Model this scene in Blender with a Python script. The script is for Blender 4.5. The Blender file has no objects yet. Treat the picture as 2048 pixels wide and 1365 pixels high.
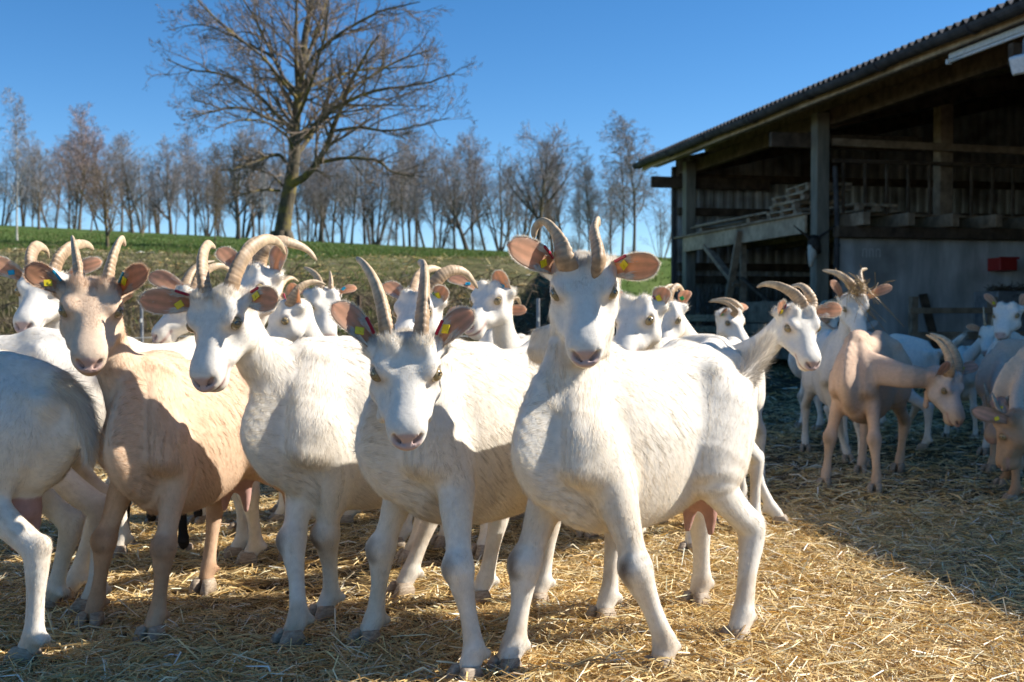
import bpy, math, random
import numpy as np
from mathutils import Vector, Matrix

C = bpy.context.scene.collection
SC = bpy.context.scene
R = math.radians

# ---------------------------------------------------------------- camera, sky, sun, exposure
CAM_H = 0.90
FPX = 2276.0                      # focal length in pixels of a 2048 px wide picture (40 mm lens)
cam_d = bpy.data.cameras.new('camera')
cam_d.lens = 40.0; cam_d.sensor_width = 36.0
cam_d.clip_start = 0.05; cam_d.clip_end = 3000.0
cam_d.dof.use_dof = True; cam_d.dof.focus_distance = 2.85; cam_d.dof.aperture_fstop = 6.0
cam = bpy.data.objects.new('camera', cam_d); C.objects.link(cam)
cam.location = (0, 0, CAM_H)
cam.rotation_euler = (R(90.0 - 1.29), 0, 0)
SC.camera = cam

SUN_AZ = R(9.0)                  # from +x (right) towards +y (away)
SUN_EL = R(35.8)
sv = Vector((math.cos(SUN_AZ)*math.cos(SUN_EL), math.sin(SUN_AZ)*math.cos(SUN_EL), math.sin(SUN_EL)))
world = bpy.data.worlds.new('World'); SC.world = world
world.use_nodes = True
wn = world.node_tree.nodes; wl = world.node_tree.links
for n in list(wn): wn.remove(n)
sky = wn.new('ShaderNodeTexSky'); sky.sky_type = 'NISHITA'; sky.sun_disc = False
sky.sun_elevation = SUN_EL; sky.sun_rotation = math.atan2(sv.x, sv.y)
sky.altitude = 3000; sky.air_density = 1.0; sky.dust_density = 0.0; sky.ozone_density = 2.0
wb = wn.new('ShaderNodeBackground'); wb.inputs['Strength'].default_value = 0.092
wo = wn.new('ShaderNodeOutputWorld')
wh = wn.new('ShaderNodeHueSaturation'); wh.inputs['Saturation'].default_value = 1.30
wl.new(sky.outputs[0], wh.inputs['Color']); wl.new(wh.outputs[0], wb.inputs[0]); wl.new(wb.outputs[0], wo.inputs[0])
sun_d = bpy.data.lights.new('sun', 'SUN'); sun_d.energy = 5.0; sun_d.angle = R(0.5); sun_d.color = (1.0, 0.95, 0.88)
sun = bpy.data.objects.new('sun', sun_d); C.objects.link(sun)
sun.rotation_euler = (-sv).to_track_quat('-Z', 'Y').to_euler(); sun.location = (30, 15, 30)
SC.view_settings.view_transform = 'Standard'; SC.view_settings.look = 'None'
SC.view_settings.exposure = 0.84; SC.view_settings.gamma = 1.0
SC.cycles.use_denoising = True
SC.cycles.max_bounces = 7; SC.cycles.diffuse_bounces = 4; SC.cycles.transmission_bounces = 4; SC.cycles.transparent_max_bounces = 4
SC.cycles.sample_clamp_indirect = 6.0

# ---------------------------------------------------------------- measuring helpers
_pt = R(-1.29)
def ray(px, py):
    """direction through a pixel of the 2048x1365 photograph, scaled so that y = 1"""
    x = (px-1024.0)/FPX; z = -(py-682.5)/FPX
    d = (x, math.cos(_pt) - z*math.sin(_pt), math.sin(_pt) + z*math.cos(_pt))
    return (d[0]/d[1], 1.0, d[2]/d[1])
def at(px, py, dep):
    r = ray(px, py); return np.array((r[0]*dep, dep, CAM_H + r[2]*dep))
def gp(px, py):
    r = ray(px, py); t = -CAM_H/r[2]; return np.array((r[0]*t, t, 0.0))
def nrm(v):
    v = np.asarray(v, float); return v/max(1e-9, np.linalg.norm(v))

# ---------------------------------------------------------------- mesh helpers
def link(ob, parent=None):
    C.objects.link(ob)
    if parent is not None: ob.parent = parent
    return ob
def raw_mesh(name, V, F, mats=None, fm=None, smooth=False, cols=None):
    """V (n,3); F (m,k) of constant k, or list of such arrays"""
    if not isinstance(F, list): F = [F]
    F = [np.asarray(f, np.int32) for f in F if len(f)]
    me = bpy.data.meshes.new(name)
    V = np.asarray(V, np.float32)
    me.vertices.add(len(V)); me.vertices.foreach_set('co', V.ravel())
    nl = sum(f.size for f in F); nf = sum(len(f) for f in F)
    me.loops.add(nl); me.loops.foreach_set('vertex_index', np.concatenate([f.ravel() for f in F]))
    me.polygons.add(nf)
    st = []; o = 0
    for f in F:
        st.append(o + np.arange(len(f), dtype=np.int32)*f.shape[1]); o += f.size
    me.polygons.foreach_set('loop_start', np.concatenate(st).astype(np.int32))
    if mats:
        for m in mats: me.materials.append(m)
    if fm is not None: me.polygons.foreach_set('material_index', np.asarray(fm, np.int32))
    me.polygons.foreach_set('use_smooth', np.full(nf, bool(smooth)))
    if cols is not None:
        ca = me.color_attributes.new(name='Col', type='FLOAT_COLOR', domain='POINT')
        cc = np.ones((len(V), 4), np.float32); cc[:, :3] = cols
        ca.data.foreach_set('color', cc.ravel())
    me.update(calc_edges=True)
    return me
def raw_obj(name, V, F, mats, parent=None, **k):
    return link(bpy.data.objects.new(name, raw_mesh(name, V, F, mats if isinstance(mats, list) else [mats], **k)), parent)
def tag(o, label=None, cat=None, group=None, kind=None):
    if label: o['label'] = label
    if cat: o['category'] = cat
    if group: o['group'] = group
    if kind: o['kind'] = kind
    return o
def empty(name, loc, rz=0.0):
    o = bpy.data.objects.new(name, None); C.objects.link(o)
    o.empty_display_size = 0.1; o.location = loc; o.rotation_euler = (0, 0, rz); return o

class MB:
    """collects boxes, bars and tubes that become one mesh"""
    def __init__(s): s.v = []; s.f = []; s.n = 0
    def add(s, V, F):
        V = np.asarray(V, float)
        s.v.append(V)
        for f in F: s.f.append([i+s.n for i in f])
        s.n += len(V)
    def frame(s, o, X, Y, Z, bev=0.0):
        """box centred at o with half axes X, Y, Z (vectors); chamfered by bev"""
        o, X, Y, Z = [np.asarray(a, float) for a in (o, X, Y, Z)]
        if bev <= 0:
            V = [o+a*X+b*Y+c*Z for a in (-1,1) for b in (-1,1) for c in (-1,1)]
            s.add(V, [(0,1,3,2),(4,6,7,5),(0,4,5,1),(2,3,7,6),(0,2,6,4),(1,5,7,3)])
        else:
            lx, ly, lz = [max(1e-6, np.linalg.norm(a)) for a in (X,Y,Z)]
            b = min(bev, lx*.45, ly*.45, lz*.45)
            V = []; idx = {}
            for i,a in enumerate((-1,1)):
                for j,bb in enumerate((-1,1)):
                    for k,c in enumerate((-1,1)):
                        for ax in range(3):
                            q = [a*(1-b/lx), bb*(1-b/ly), c*(1-b/lz)]
                            q[ax] = (a,bb,c)[ax]
                            idx[(i,j,k,ax)] = len(V); V.append(o+q[0]*X+q[1]*Y+q[2]*Z)
            F = []
            for i in (0,1):
                F.append([idx[(i,j,k,0)] for j,k in ((0,0),(0,1),(1,1),(1,0))])
                F.append([idx[(j,i,k,1)] for j,k in ((0,0),(0,1),(1,1),(1,0))])
                F.append([idx[(j,k,i,2)] for j,k in ((0,0),(0,1),(1,1),(1,0))])
            for i in (0,1):
                for j in (0,1):
                    F.append([idx[(i,j,0,0)], idx[(i,j,1,0)], idx[(i,j,1,1)], idx[(i,j,0,1)]])
                    F.append([idx[(i,0,j,0)], idx[(i,1,j,0)], idx[(i,1,j,2)], idx[(i,0,j,2)]])
                    F.append([idx[(0,i,j,1)], idx[(1,i,j,1)], idx[(1,i,j,2)], idx[(0,i,j,2)]])
                    for k in (0,1): F.append([idx[(i,j,k,0)], idx[(i,j,k,1)], idx[(i,j,k,2)]])
            s.add(V, F)
    def box(s, x0, x1, y0, y1, z0, z1, bev=0.0):
        s.frame(((x0+x1)/2,(y0+y1)/2,(z0+z1)/2), ((x1-x0)/2,0,0), (0,(y1-y0)/2,0), (0,0,(z1-z0)/2), bev)
    def beam(s, a, b, w, h, up=(0,0,1), bev=0.004):
        a = np.asarray(a, float); b = np.asarray(b, float)
        d = b-a; L = np.linalg.norm(d); d = d/L
        sd = np.cross(d, up)
        if np.linalg.norm(sd) < 1e-4: sd = np.cross(d, (1,0,0))
        sd = nrm(sd); u = np.cross(sd, d)
        s.frame((a+b)/2, d*L/2, sd*w/2, u*h/2, bev)
    def tube(s, P, r, k=8, cap=True):
        P = np.asarray(P, float); n = len(P)
        rr = np.full(n, r) if np.isscalar(r) else np.asarray(r, float)
        T = np.gradient(P, axis=0); V = []
        ref = np.array((0.31,0.17,0.93))
        for i in range(n):
            t = nrm(T[i]); a = nrm(np.cross(t, ref)); b = np.cross(t, a)
            for j in range(k):
                q = 2*math.pi*j/k; V.append(P[i]+rr[i]*(math.cos(q)*a+math.sin(q)*b))
        F = [(i*k+j, i*k+(j+1)%k, (i+1)*k+(j+1)%k, (i+1)*k+j) for i in range(n-1) for j in range(k)]
        if cap: F += [tuple(range(k))[::-1], tuple((n-1)*k+j for j in range(k))]
        s.add(V, F)
    def build(s, name, mat, parent=None, smooth=False):
        me = bpy.data.meshes.new(name)
        me.from_pydata(np.concatenate(s.v).tolist(), [], s.f)
        me.materials.append(mat)
        if smooth: me.polygons.foreach_set('use_smooth', np.full(len(me.polygons), True))
        me.update()
        return link(bpy.data.objects.new(name, me), parent)

def tubes(P, r, k):
    """many chains at once: P (N,n,3), r (N,n) -> verts, quads"""
    N, n, _ = P.shape
    T = np.gradient(P, axis=1); T /= np.maximum(1e-9, np.linalg.norm(T, axis=2, keepdims=True))
    rng = np.random.default_rng(5)
    ref = rng.normal(size=(N,1,3)); a = np.cross(T, np.broadcast_to(ref, T.shape))
    a /= np.maximum(1e-6, np.linalg.norm(a, axis=2, keepdims=True)); b = np.cross(T, a)
    q = np.arange(k)*2*math.pi/k
    V = P[:,:,None,:] + r[:,:,None,None]*(np.cos(q)[None,None,:,None]*a[:,:,None,:] + np.sin(q)[None,None,:,None]*b[:,:,None,:])
    base = (np.arange(N)[:,None,None]*n + np.arange(n-1)[None,:,None])*k
    j = np.arange(k)[None,None,:]; j2 = (j+1) % k
    F = np.stack([base+j, base+j2, base+k+j2, base+k+j], axis=-1).reshape(-1,4)
    return V.reshape(-1,3), F

# ---------------------------------------------------------------- materials
def new_mat(name):
    m = bpy.data.materials.new(name); m.use_nodes = True
    nt = m.node_tree; b = nt.nodes['Principled BSDF']; b.inputs['Roughness'].default_value = 0.8
    b.inputs['Specular IOR Level'].default_value = 0.25
    return m, nt, b
def nd(nt, t, **k):
    n = nt.nodes.new(t)
    for a, v in k.items(): setattr(n, a, v)
    return n
def noise_mat(name, c1, c2, scale, stretch=(1,1,1), rough=0.8, bump=0.0, detail=6, c3=None, s3=1.0, metal=0.0, coords='Object', spec=0.25, lo=.35, hi=.65):
    m, nt, b = new_mat(name); L = nt.links.new
    tc = nd(nt, 'ShaderNodeTexCoord'); mp = nd(nt, 'ShaderNodeMapping'); mp.inputs['Scale'].default_value = stretch
    L(tc.outputs[coords], mp.inputs[0])
    n = nd(nt, 'ShaderNodeTexNoise'); n.inputs['Scale'].default_value = scale; n.inputs['Detail'].default_value = detail
    n.inputs['Roughness'].default_value = .62
    L(mp.outputs[0], n.inputs[0])
    r = nd(nt, 'ShaderNodeValToRGB'); r.color_ramp.elements[0].position = lo; r.color_ramp.elements[1].position = hi
    r.color_ramp.elements[0].color = (*c1,1); r.color_ramp.elements[1].color = (*c2,1)
    L(n.outputs[0], r.inputs[0]); out = r.outputs[0]
    if c3 is not None:
        n2 = nd(nt, 'ShaderNodeTexNoise'); n2.inputs['Scale'].default_value = s3; n2.inputs['Detail'].default_value = 5
        L(tc.outputs[coords], n2.inputs[0])
        r2 = nd(nt, 'ShaderNodeValToRGB'); r2.color_ramp.elements[0].position = .48; r2.color_ramp.elements[1].position = .68
        L(n2.outputs[0], r2.inputs[0])
        mx = nd(nt, 'ShaderNodeMixRGB'); mx.inputs[2].default_value = (*c3,1)
        L(r2.outputs[0], mx.inputs[0]); L(out, mx.inputs[1]); out = mx.outputs[0]
    L(out, b.inputs['Base Color'])
    b.inputs['Roughness'].default_value = rough; b.inputs['Metallic'].default_value = metal
    b.inputs['Specular IOR Level'].default_value = spec
    if bump > 0:
        bp = nd(nt, 'ShaderNodeBump'); bp.inputs['Strength'].default_value = bump; bp.inputs['Distance'].default_value = 0.01
        L(n.outputs[0], bp.inputs['Height']); L(bp.outputs[0], b.inputs['Normal'])
    return m
def attr_mat(name, rough=.7, translucent=0.0, tint=(1,1,1), vary=.0, vscale=40., spec=.2, bump=0.0, sheen=0.0):
    """colour from the mesh's own Col attribute (coat colour, hair colour)"""
    m, nt, b = new_mat(name); L = nt.links.new
    a = nd(nt, 'ShaderNodeAttribute'); a.attribute_name = 'Col'; out = a.outputs['Color']
    tc = nd(nt, 'ShaderNodeTexCoord')
    if vary > 0 or bump > 0:
        n = nd(nt, 'ShaderNodeTexNoise'); n.inputs['Scale'].default_value = vscale; n.inputs['Detail'].default_value = 5
        L(tc.outputs['Object'], n.inputs[0])
    if vary > 0:
        mr = nd(nt, 'ShaderNodeMapRange'); mr.inputs[3].default_value = 1-vary; mr.inputs[4].default_value = 1+vary*.4
        mr.inputs[1].default_value = .3; mr.inputs[2].default_value = .7
        L(n.outputs[0], mr.inputs[0])
        mx = nd(nt, 'ShaderNodeMixRGB', blend_type='MULTIPLY'); mx.inputs[0].default_value = 1
        L(out, mx.inputs[1]); L(mr.outputs[0], mx.inputs[2]); out = mx.outputs[0]
    L(out, b.inputs['Base Color']); b.inputs['Roughness'].default_value = rough; b.inputs['Specular IOR Level'].default_value = spec
    if bump > 0:
        bp = nd(nt, 'ShaderNodeBump'); bp.inputs['Strength'].default_value = bump; bp.inputs['Distance'].default_value = .004
        L(n.outputs[0], bp.inputs['Height']); L(bp.outputs[0], b.inputs['Normal'])
    if translucent > 0:
        t = nd(nt, 'ShaderNodeBsdfTranslucent'); mx2 = nd(nt, 'ShaderNodeMixRGB', blend_type='MULTIPLY'); mx2.inputs[0].default_value = 1
        mx2.inputs[2].default_value = (*tint,1); L(out, mx2.inputs[1]); L(mx2.outputs[0], t.inputs[0])
        ms = nd(nt, 'ShaderNodeMixShader'); ms.inputs[0].default_value = translucent
        L(b.outputs[0], ms.inputs[1]); L(t.outputs[0], ms.inputs[2])
        L(ms.outputs[0], nt.nodes['Material Output'].inputs[0])
    return m
def plain(name, c, rough=.6, metal=0., spec=.4):
    return noise_mat(name, tuple(x*.86 for x in c), tuple(min(1,x*1.1) for x in c), 25, rough=rough, metal=metal, spec=spec)

M = {}
M['coat'] = attr_mat('goat_coat', rough=.85, vary=.10, vscale=60, bump=.25)
M['skin'] = attr_mat('ear_skin', rough=.6, translucent=.58, tint=(1,.86,.72), vary=.12, vscale=50)
M['hair'] = attr_mat('goat_hair', rough=.55, translucent=.34, tint=(1,.96,.88), spec=.35)
M['hoof'] = noise_mat('hoof_horn', (.24,.18,.125), (.46,.37,.27), 60, stretch=(1,1,3), rough=.6, bump=.2)
M['eye'] = noise_mat('amber_iris', (.20,.145,.07), (.36,.275,.14), 300, rough=.12, spec=.6)
M['pupil'] = plain('dark_pupil', (.008,.008,.01), rough=.05, spec=.9)
M['tag_yellow'] = plain('yellow_tag_plastic', (.80,.62,.02), rough=.35)
M['tag_red'] = plain('red_tag_plastic', (.42,.02,.05), rough=.35)
M['tag_blue'] = plain('blue_tag_plastic', (.02,.30,.45), rough=.35)
M['tag_green'] = plain('green_tag_plastic', (.03,.42,.12), rough=.35)
def horn_mat(name, ca, cb):
    m, nt, b = new_mat(name); L = nt.links.new
    a = nd(nt, 'ShaderNodeAttribute'); a.attribute_name = 'Col'
    tc = nd(nt, 'ShaderNodeTexCoord')
    n = nd(nt, 'ShaderNodeTexNoise'); n.inputs['Scale'].default_value = 45; n.inputs['Detail'].default_value = 6
    L(tc.outputs['Object'], n.inputs[0])
    mr = nd(nt, 'ShaderNodeMapRange'); mr.inputs[1].default_value = .3; mr.inputs[2].default_value = .7
    mr.inputs[3].default_value = .62; mr.inputs[4].default_value = 1.15
    L(n.outputs[0], mr.inputs[0])
    mx = nd(nt, 'ShaderNodeMixRGB', blend_type='MULTIPLY'); mx.inputs[0].default_value = 1
    L(a.outputs[0], mx.inputs[1]); L(mr.outputs[0], mx.inputs[2]); L(mx.outputs[0], b.inputs['Base Color'])
    b.inputs['Roughness'].default_value = .5; b.inputs['Specular IOR Level'].default_value = .4
    bp = nd(nt, 'ShaderNodeBump'); bp.inputs['Strength'].default_value = .35; bp.inputs['Distance'].default_value = .004
    L(n.outputs[0], bp.inputs['Height']); L(bp.outputs[0], b.inputs['Normal'])
    return m
M['horn'] = horn_mat('ridged_horn', None, None)
M['straw'] = attr_mat('straw_stems', rough=.42, translucent=.18, tint=(1,.8,.45), spec=.45)
M['grass'] = attr_mat('grass_blades', rough=.6, translucent=.3, tint=(.9,1,.4))
M['bark'] = noise_mat('bark', (.055,.044,.03), (.15,.12,.08), 9, stretch=(1,1,.25), rough=.9, bump=.5, c3=(.26,.20,.05), s3=2.3)
M['twig'] = noise_mat('twigs', (.13,.095,.07), (.25,.19,.14), 3, rough=.85)
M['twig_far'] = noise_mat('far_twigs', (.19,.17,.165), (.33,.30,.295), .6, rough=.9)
M['twig_red'] = noise_mat('reddish_twigs', (.23,.165,.145), (.36,.27,.24), .6, rough=.9)
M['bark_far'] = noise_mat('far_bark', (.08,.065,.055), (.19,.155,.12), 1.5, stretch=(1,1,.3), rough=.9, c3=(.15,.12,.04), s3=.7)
M['bark_pale'] = noise_mat('pale_birch_bark', (.28,.25,.21), (.58,.54,.48), 4, stretch=(1,1,4), rough=.8)
M['wood'] = noise_mat('weathered_timber', (.19,.135,.09), (.42,.31,.21), 5, stretch=(1,1,1), rough=.85, bump=.3)
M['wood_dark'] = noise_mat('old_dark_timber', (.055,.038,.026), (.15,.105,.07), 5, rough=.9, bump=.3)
M['wood_pale'] = noise_mat('pale_sawn_timber', (.36,.27,.18), (.60,.46,.31), 7, rough=.8, bump=.25, c3=(.24,.18,.125), s3=1.3)
M['post'] = noise_mat('grey_green_post', (.16,.15,.12), (.30,.275,.215), 6, stretch=(1,1,.2), rough=.9, bump=.3)
M['sheet'] = noise_mat('galvanised_sheet', (.32,.325,.32), (.56,.56,.54), 3, stretch=(1,1,.25), rough=.5, c3=(.14,.12,.10), s3=.9)
M['fibre'] = noise_mat('fibre_cement', (.085,.08,.08), (.20,.19,.185), 2.2, rough=.9, bump=.2, c3=(.07,.065,.06), s3=.8)
M['gutter'] = noise_mat('dark_zinc', (.05,.048,.05), (.11,.105,.105), 5, rough=.85, spec=.1)
M['concrete'] = noise_mat('poured_concrete', (.34,.34,.33), (.68,.68,.66), 2.4, stretch=(1,1,.22), rough=.9, bump=.15, c3=(.27,.26,.24), s3=.8)
M['white_metal'] = plain('white_enamel', (.72,.73,.72), rough=.35)
M['tube'] = plain('white_tube_glass', (.85,.86,.88), rough=.15)
M['red'] = plain('red_plastic', (.36,.025,.02), rough=.5)
M['green'] = plain('green_plastic', (.02,.27,.10), rough=.4)
M['steel'] = noise_mat('grey_steel', (.20,.21,.22), (.34,.35,.36), 8, rough=.45, metal=.3)
M['bone'] = plain('skull_bone', (.48,.45,.38), rough=.7)
M['dark_hide'] = noise_mat('dark_dry_hide', (.02,.017,.014), (.06,.05,.04), 12, rough=.8)
M['bramble'] = noise_mat('dry_bramble', (.07,.05,.035), (.17,.13,.085), 5, rough=.9)
M['leaf'] = noise_mat('bush_leaves', (.035,.075,.018), (.09,.16,.04), 6, rough=.55)
M['wire'] = plain('pale_fence_tape', (.55,.55,.5), rough=.5)
M['dark_gap'] = noise_mat('dark_floor_boards', (.05,.038,.028), (.12,.09,.065), 4, rough=.9)
# ---------------------------------------------------------------- the land
E_AX = np.array((-0.203, 0.979)); P_AX = np.array((0.979, 0.203))   # barn axes: along the eave (away), across (into the barn)
EAVE_P = 8.6
def sstep(a, b, x):
    t = np.clip((x-a)/(b-a), 0, 1); return t*t*(3-2*t)
def vnoise(x, y, seed=0, octv=4):
    """smooth value noise made of rotated sines"""
    rng = np.random.default_rng(seed); o = np.zeros_like(x, float); amp = 1.; tot = 0
    for k in range(octv):
        for _ in range(3):
            a = rng.uniform(0, 2*math.pi); f = 2**k*rng.uniform(.8, 1.25); p = rng.uniform(0, 6.28, 2)
            u = x*math.cos(a)+y*math.sin(a); v = -x*math.sin(a)+y*math.cos(a)
            o += amp*np.sin(f*u+p[0]+.9*np.sin(f*v*.7+p[1])); tot += amp*.75
        amp *= .5
    return o/tot
def land_z(x, y):
    x = np.asarray(x, float); y = np.asarray(y, float)
    t = sstep(12.5, 21.5, y)
    S = 1.92*t + np.clip((y-21.5)/78.5, 0, 1)*4.58
    T = .020*t + np.clip((y-21.5)/78.5, 0, 1)*.0318
    xc = np.clip(x, -90, 60)
    z = S - T*xc
    z = z*(1-.95*sstep(104, 190, y))
    q = .979*x+.203*y; s = -.203*x+.979*y
    m = 1-sstep(4.7, 6.9, q)*(1-sstep(27.5, 33, s))
    z = z*m
    z = z + .10*vnoise(x*.9, y*.9, 3)*t*(1-sstep(22, 26, y)) + .015*vnoise(x*2.2, y*2.2, 4)*(1-t)
    return z
ys = np.concatenate([np.linspace(-60, -4, 12), np.linspace(-3, 11, 80), np.linspace(11.2, 27, 90), np.linspace(28, 120, 70), np.linspace(125, 900, 30)])
xs = np.concatenate([np.linspace(-900, -70, 20), np.linspace(-66, -12, 40), np.linspace(-11.5, 12, 110), np.linspace(13, 60, 30), np.linspace(70, 900, 20)])
XX, YY = np.meshgrid(xs, ys, indexing='xy'); ZZ = land_z(XX, YY)
nX, nY = len(xs), len(ys)
ii = (np.arange(nY-1)[:,None]*nX + np.arange(nX-1)[None,:]).ravel()
FQ = np.stack([ii, ii+1, ii+nX+1, ii+nX], 1)
def ground_material():
    m, nt, b = new_mat('yard_and_field'); L = nt.links.new
    g = nd(nt, 'ShaderNodeNewGeometry'); sx = nd(nt, 'ShaderNodeSeparateXYZ'); L(g.outputs['Position'], sx.inputs[0])
    def noise(scale, detail=6, stretch=None):
        n = nd(nt, 'ShaderNodeTexNoise'); n.inputs['Scale'].default_value = scale; n.inputs['Detail'].default_value = detail
        if stretch:
            mp = nd(nt, 'ShaderNodeMapping'); mp.inputs['Scale'].default_value = stretch; L(g.outputs['Position'], mp.inputs[0]); L(mp.outputs[0], n.inputs[0])
        else: L(g.outputs['Position'], n.inputs[0])
        return n.outputs[0]
    def ramp(f, stops):
        r = nd(nt, 'ShaderNodeValToRGB'); e = r.color_ramp.elements
        while len(e) < len(stops): e.new(.5)
        for i, (p, c) in enumerate(stops): e[i].position = p; e[i].color = (*c, 1)
        L(f, r.inputs[0]); return r.outputs[0]
    def mix(f, a, c):
        x = nd(nt, 'ShaderNodeMixRGB'); L(f, x.inputs[0]); L(a, x.inputs[1]); L(c, x.inputs[2]); return x.outputs[0]
    def rng(v, a, c):
        x = nd(nt, 'ShaderNodeMapRange', interpolation_type='SMOOTHSTEP'); x.inputs[1].default_value = a; x.inputs[2].default_value = c
        L(v, x.inputs[0]); return x.outputs[0]
    def add(a, c, k):
        x = nd(nt, 'ShaderNodeMath', operation='MULTIPLY_ADD'); L(c, x.inputs[0]); x.inputs[1].default_value = k; L(a, x.inputs[2]); return x.outputs[0]
    yard = ramp(noise(14, 8), [(.30,(.030,.022,.014)),(.50,(.085,.058,.028)),(.68,(.24,.155,.058))])
    bank = ramp(noise(2.6, 8), [(.32,(.030,.022,.014)),(.5,(.085,.066,.040)),(.64,(.17,.135,.08))])
    bankg = ramp(noise(1.1, 6), [(.50,(.0,.0,.0)),(.64,(1,1,1))])
    green2 = ramp(noise(6, 6), [(.3,(.022,.034,.008)),(.7,(.075,.085,.025))])
    bank = mix(bankg, bank, green2)
    field = ramp(noise(.55, 8, (1,.35,1)), [(.30,(.055,.095,.020)),(.52,(.090,.140,.034)),(.72,(.13,.17,.05))])
    wob = noise(.5, 4)
    yy = add(sx.outputs['Y'], wob, 4.0)
    top = ramp(noise(3.2, 8), [(.30,(.045,.046,.019)),(.5,(.105,.104,.043)),(.68,(.18,.16,.08))])
    bank = mix(rng(yy, 18.6, 21.5), bank, top)
    f1 = rng(yy, 13.6, 16.2); f2 = rng(yy, 22.5, 26.0)
    col = mix(f2, mix(f1, yard, bank), field)
    L(col, b.inputs['Base Color']); b.inputs['Roughness'].default_value = .95; b.inputs['Specular IOR Level'].default_value = .1
    bp = nd(nt, 'ShaderNodeBump'); bp.inputs['Strength'].default_value = .7; bp.inputs['Distance'].default_value = .03
    L(noise(30, 8), bp.inputs['Height']); L(bp.outputs[0], b.inputs['Normal'])
    return m
gnd = raw_obj('ground', np.stack([XX.ravel(), YY.ravel(), ZZ.ravel()], 1), FQ, ground_material(), smooth=True)
tag(gnd, kind='structure')

# ---------------------------------------------------------------- grass and undergrowth (nobody could count them)
def blades(name, x, y, h, w, cols, lean, mat, label, cat, seed=1):
    rng = np.random.default_rng(seed); n = len(x)
    z = land_z(x, y)
    a = rng.uniform(0, 2*math.pi, n); d = np.stack([np.cos(a), np.sin(a), np.zeros(n)], 1)
    l = rng.uniform(0, 2*math.pi, n); k = rng.uniform(.2, 1, n)*lean
    tipo = np.stack([np.cos(l)*k*h, np.sin(l)*k*h, h*np.sqrt(np.maximum(.05, 1-k*k))], 1)
    b = np.stack([x, y, z-.02], 1)
    V = np.stack([b-d*w[:,None], b+d*w[:,None], b+tipo], 1).reshape(-1,3)
    F = np.arange(3*n).reshape(-1,3)
    o = raw_obj(name, V, F, mat, cols=np.repeat(cols, 3, axis=0))
    return tag(o, label, cat, kind='stuff')
rg = np.random.default_rng(11)
n = 42000
x = rg.uniform(-14, 6.5, n); y = 12.8 + 12.5*rg.beta(1.6, 1.6, n)
keep = (.979*x+.203*y < 5.9) & (vnoise(x*.8, y*.8, 8) > -.55)
x, y = x[keep], y[keep]; n = len(x)
gmix = (vnoise(x*.5, y*.5, 21) + rg.normal(0, .3, n) + (y-18)*.16 > .40)[:,None]
dry = np.stack([rg.uniform(.13,.28,n)*np.interp(y,[14,17.5,19.5],[.75,.95,1.15])]*3, 1)*np.array((1,.84,.50)); grn = np.stack([rg.uniform(.13,.25,n)]*3, 1)*np.array((.76,1,.30))
blades('dry_bank_grass', x, y, rg.uniform(.08,.32,n)*(1-.4*gmix[:,0])*np.interp(y,[16,20,22],[1,.45,.30]), rg.uniform(.006,.016,n), np.where(gmix, grn, dry), .75, M['grass'],
       'matted brown dry grass covering the bank behind the goats', 'grass')
n = 60000
y = 22.5 + 60*rg.uniform(0, 1, n)**1.7; x = rg.uniform(-.50, .17, n)*y
fc = np.stack([rg.uniform(.09,.18,n)]*3, 1)*np.array((.66,1,.27))
yel = rg.uniform(0,1,n) < .12
fc[yel] = np.array((.24,.21,.09))
blades('field_grass', x, y, rg.uniform(.05,.13,n), rg.uniform(.01,.03,n)*(y/30), fc, .8, M['grass'],
       'short green pasture grass on the slope below the trees', 'grass', 3)
# brambles: tangled dry stems on the steep part of the bank
n = 1500
x0 = rg.uniform(-11, 5, n); y0 = rg.uniform(13.6, 18.6, n)
kp = (.979*x0+.203*y0 < 5.8) & (vnoise(x0*.7, y0*.7, 31) > -.25); x0, y0 = x0[kp], y0[kp]; n = len(x0)
z0 = land_z(x0, y0); a = rg.uniform(0, 6.28, n); Ls = rg.uniform(.4, 1.1, n); tt = np.linspace(0, 1, 5)
P = np.stack([x0[:,None]+np.cos(a)[:,None]*Ls[:,None]*tt, y0[:,None]+np.sin(a)[:,None]*Ls[:,None]*tt*.6,
              z0[:,None]+(Ls*rg.uniform(.25,.6,n))[:,None]*np.sin(tt*2.5)-.03], 2)
P += rg.normal(0, .02, P.shape)
V, F = tubes(P, np.full(P.shape[:2], .006)*np.linspace(1.2,.5,5), 3)
tag(raw_obj('brambles', V, F, M['bramble']), 'tangle of dry brown bramble stems on the bank', 'undergrowth', kind='stuff')

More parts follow.
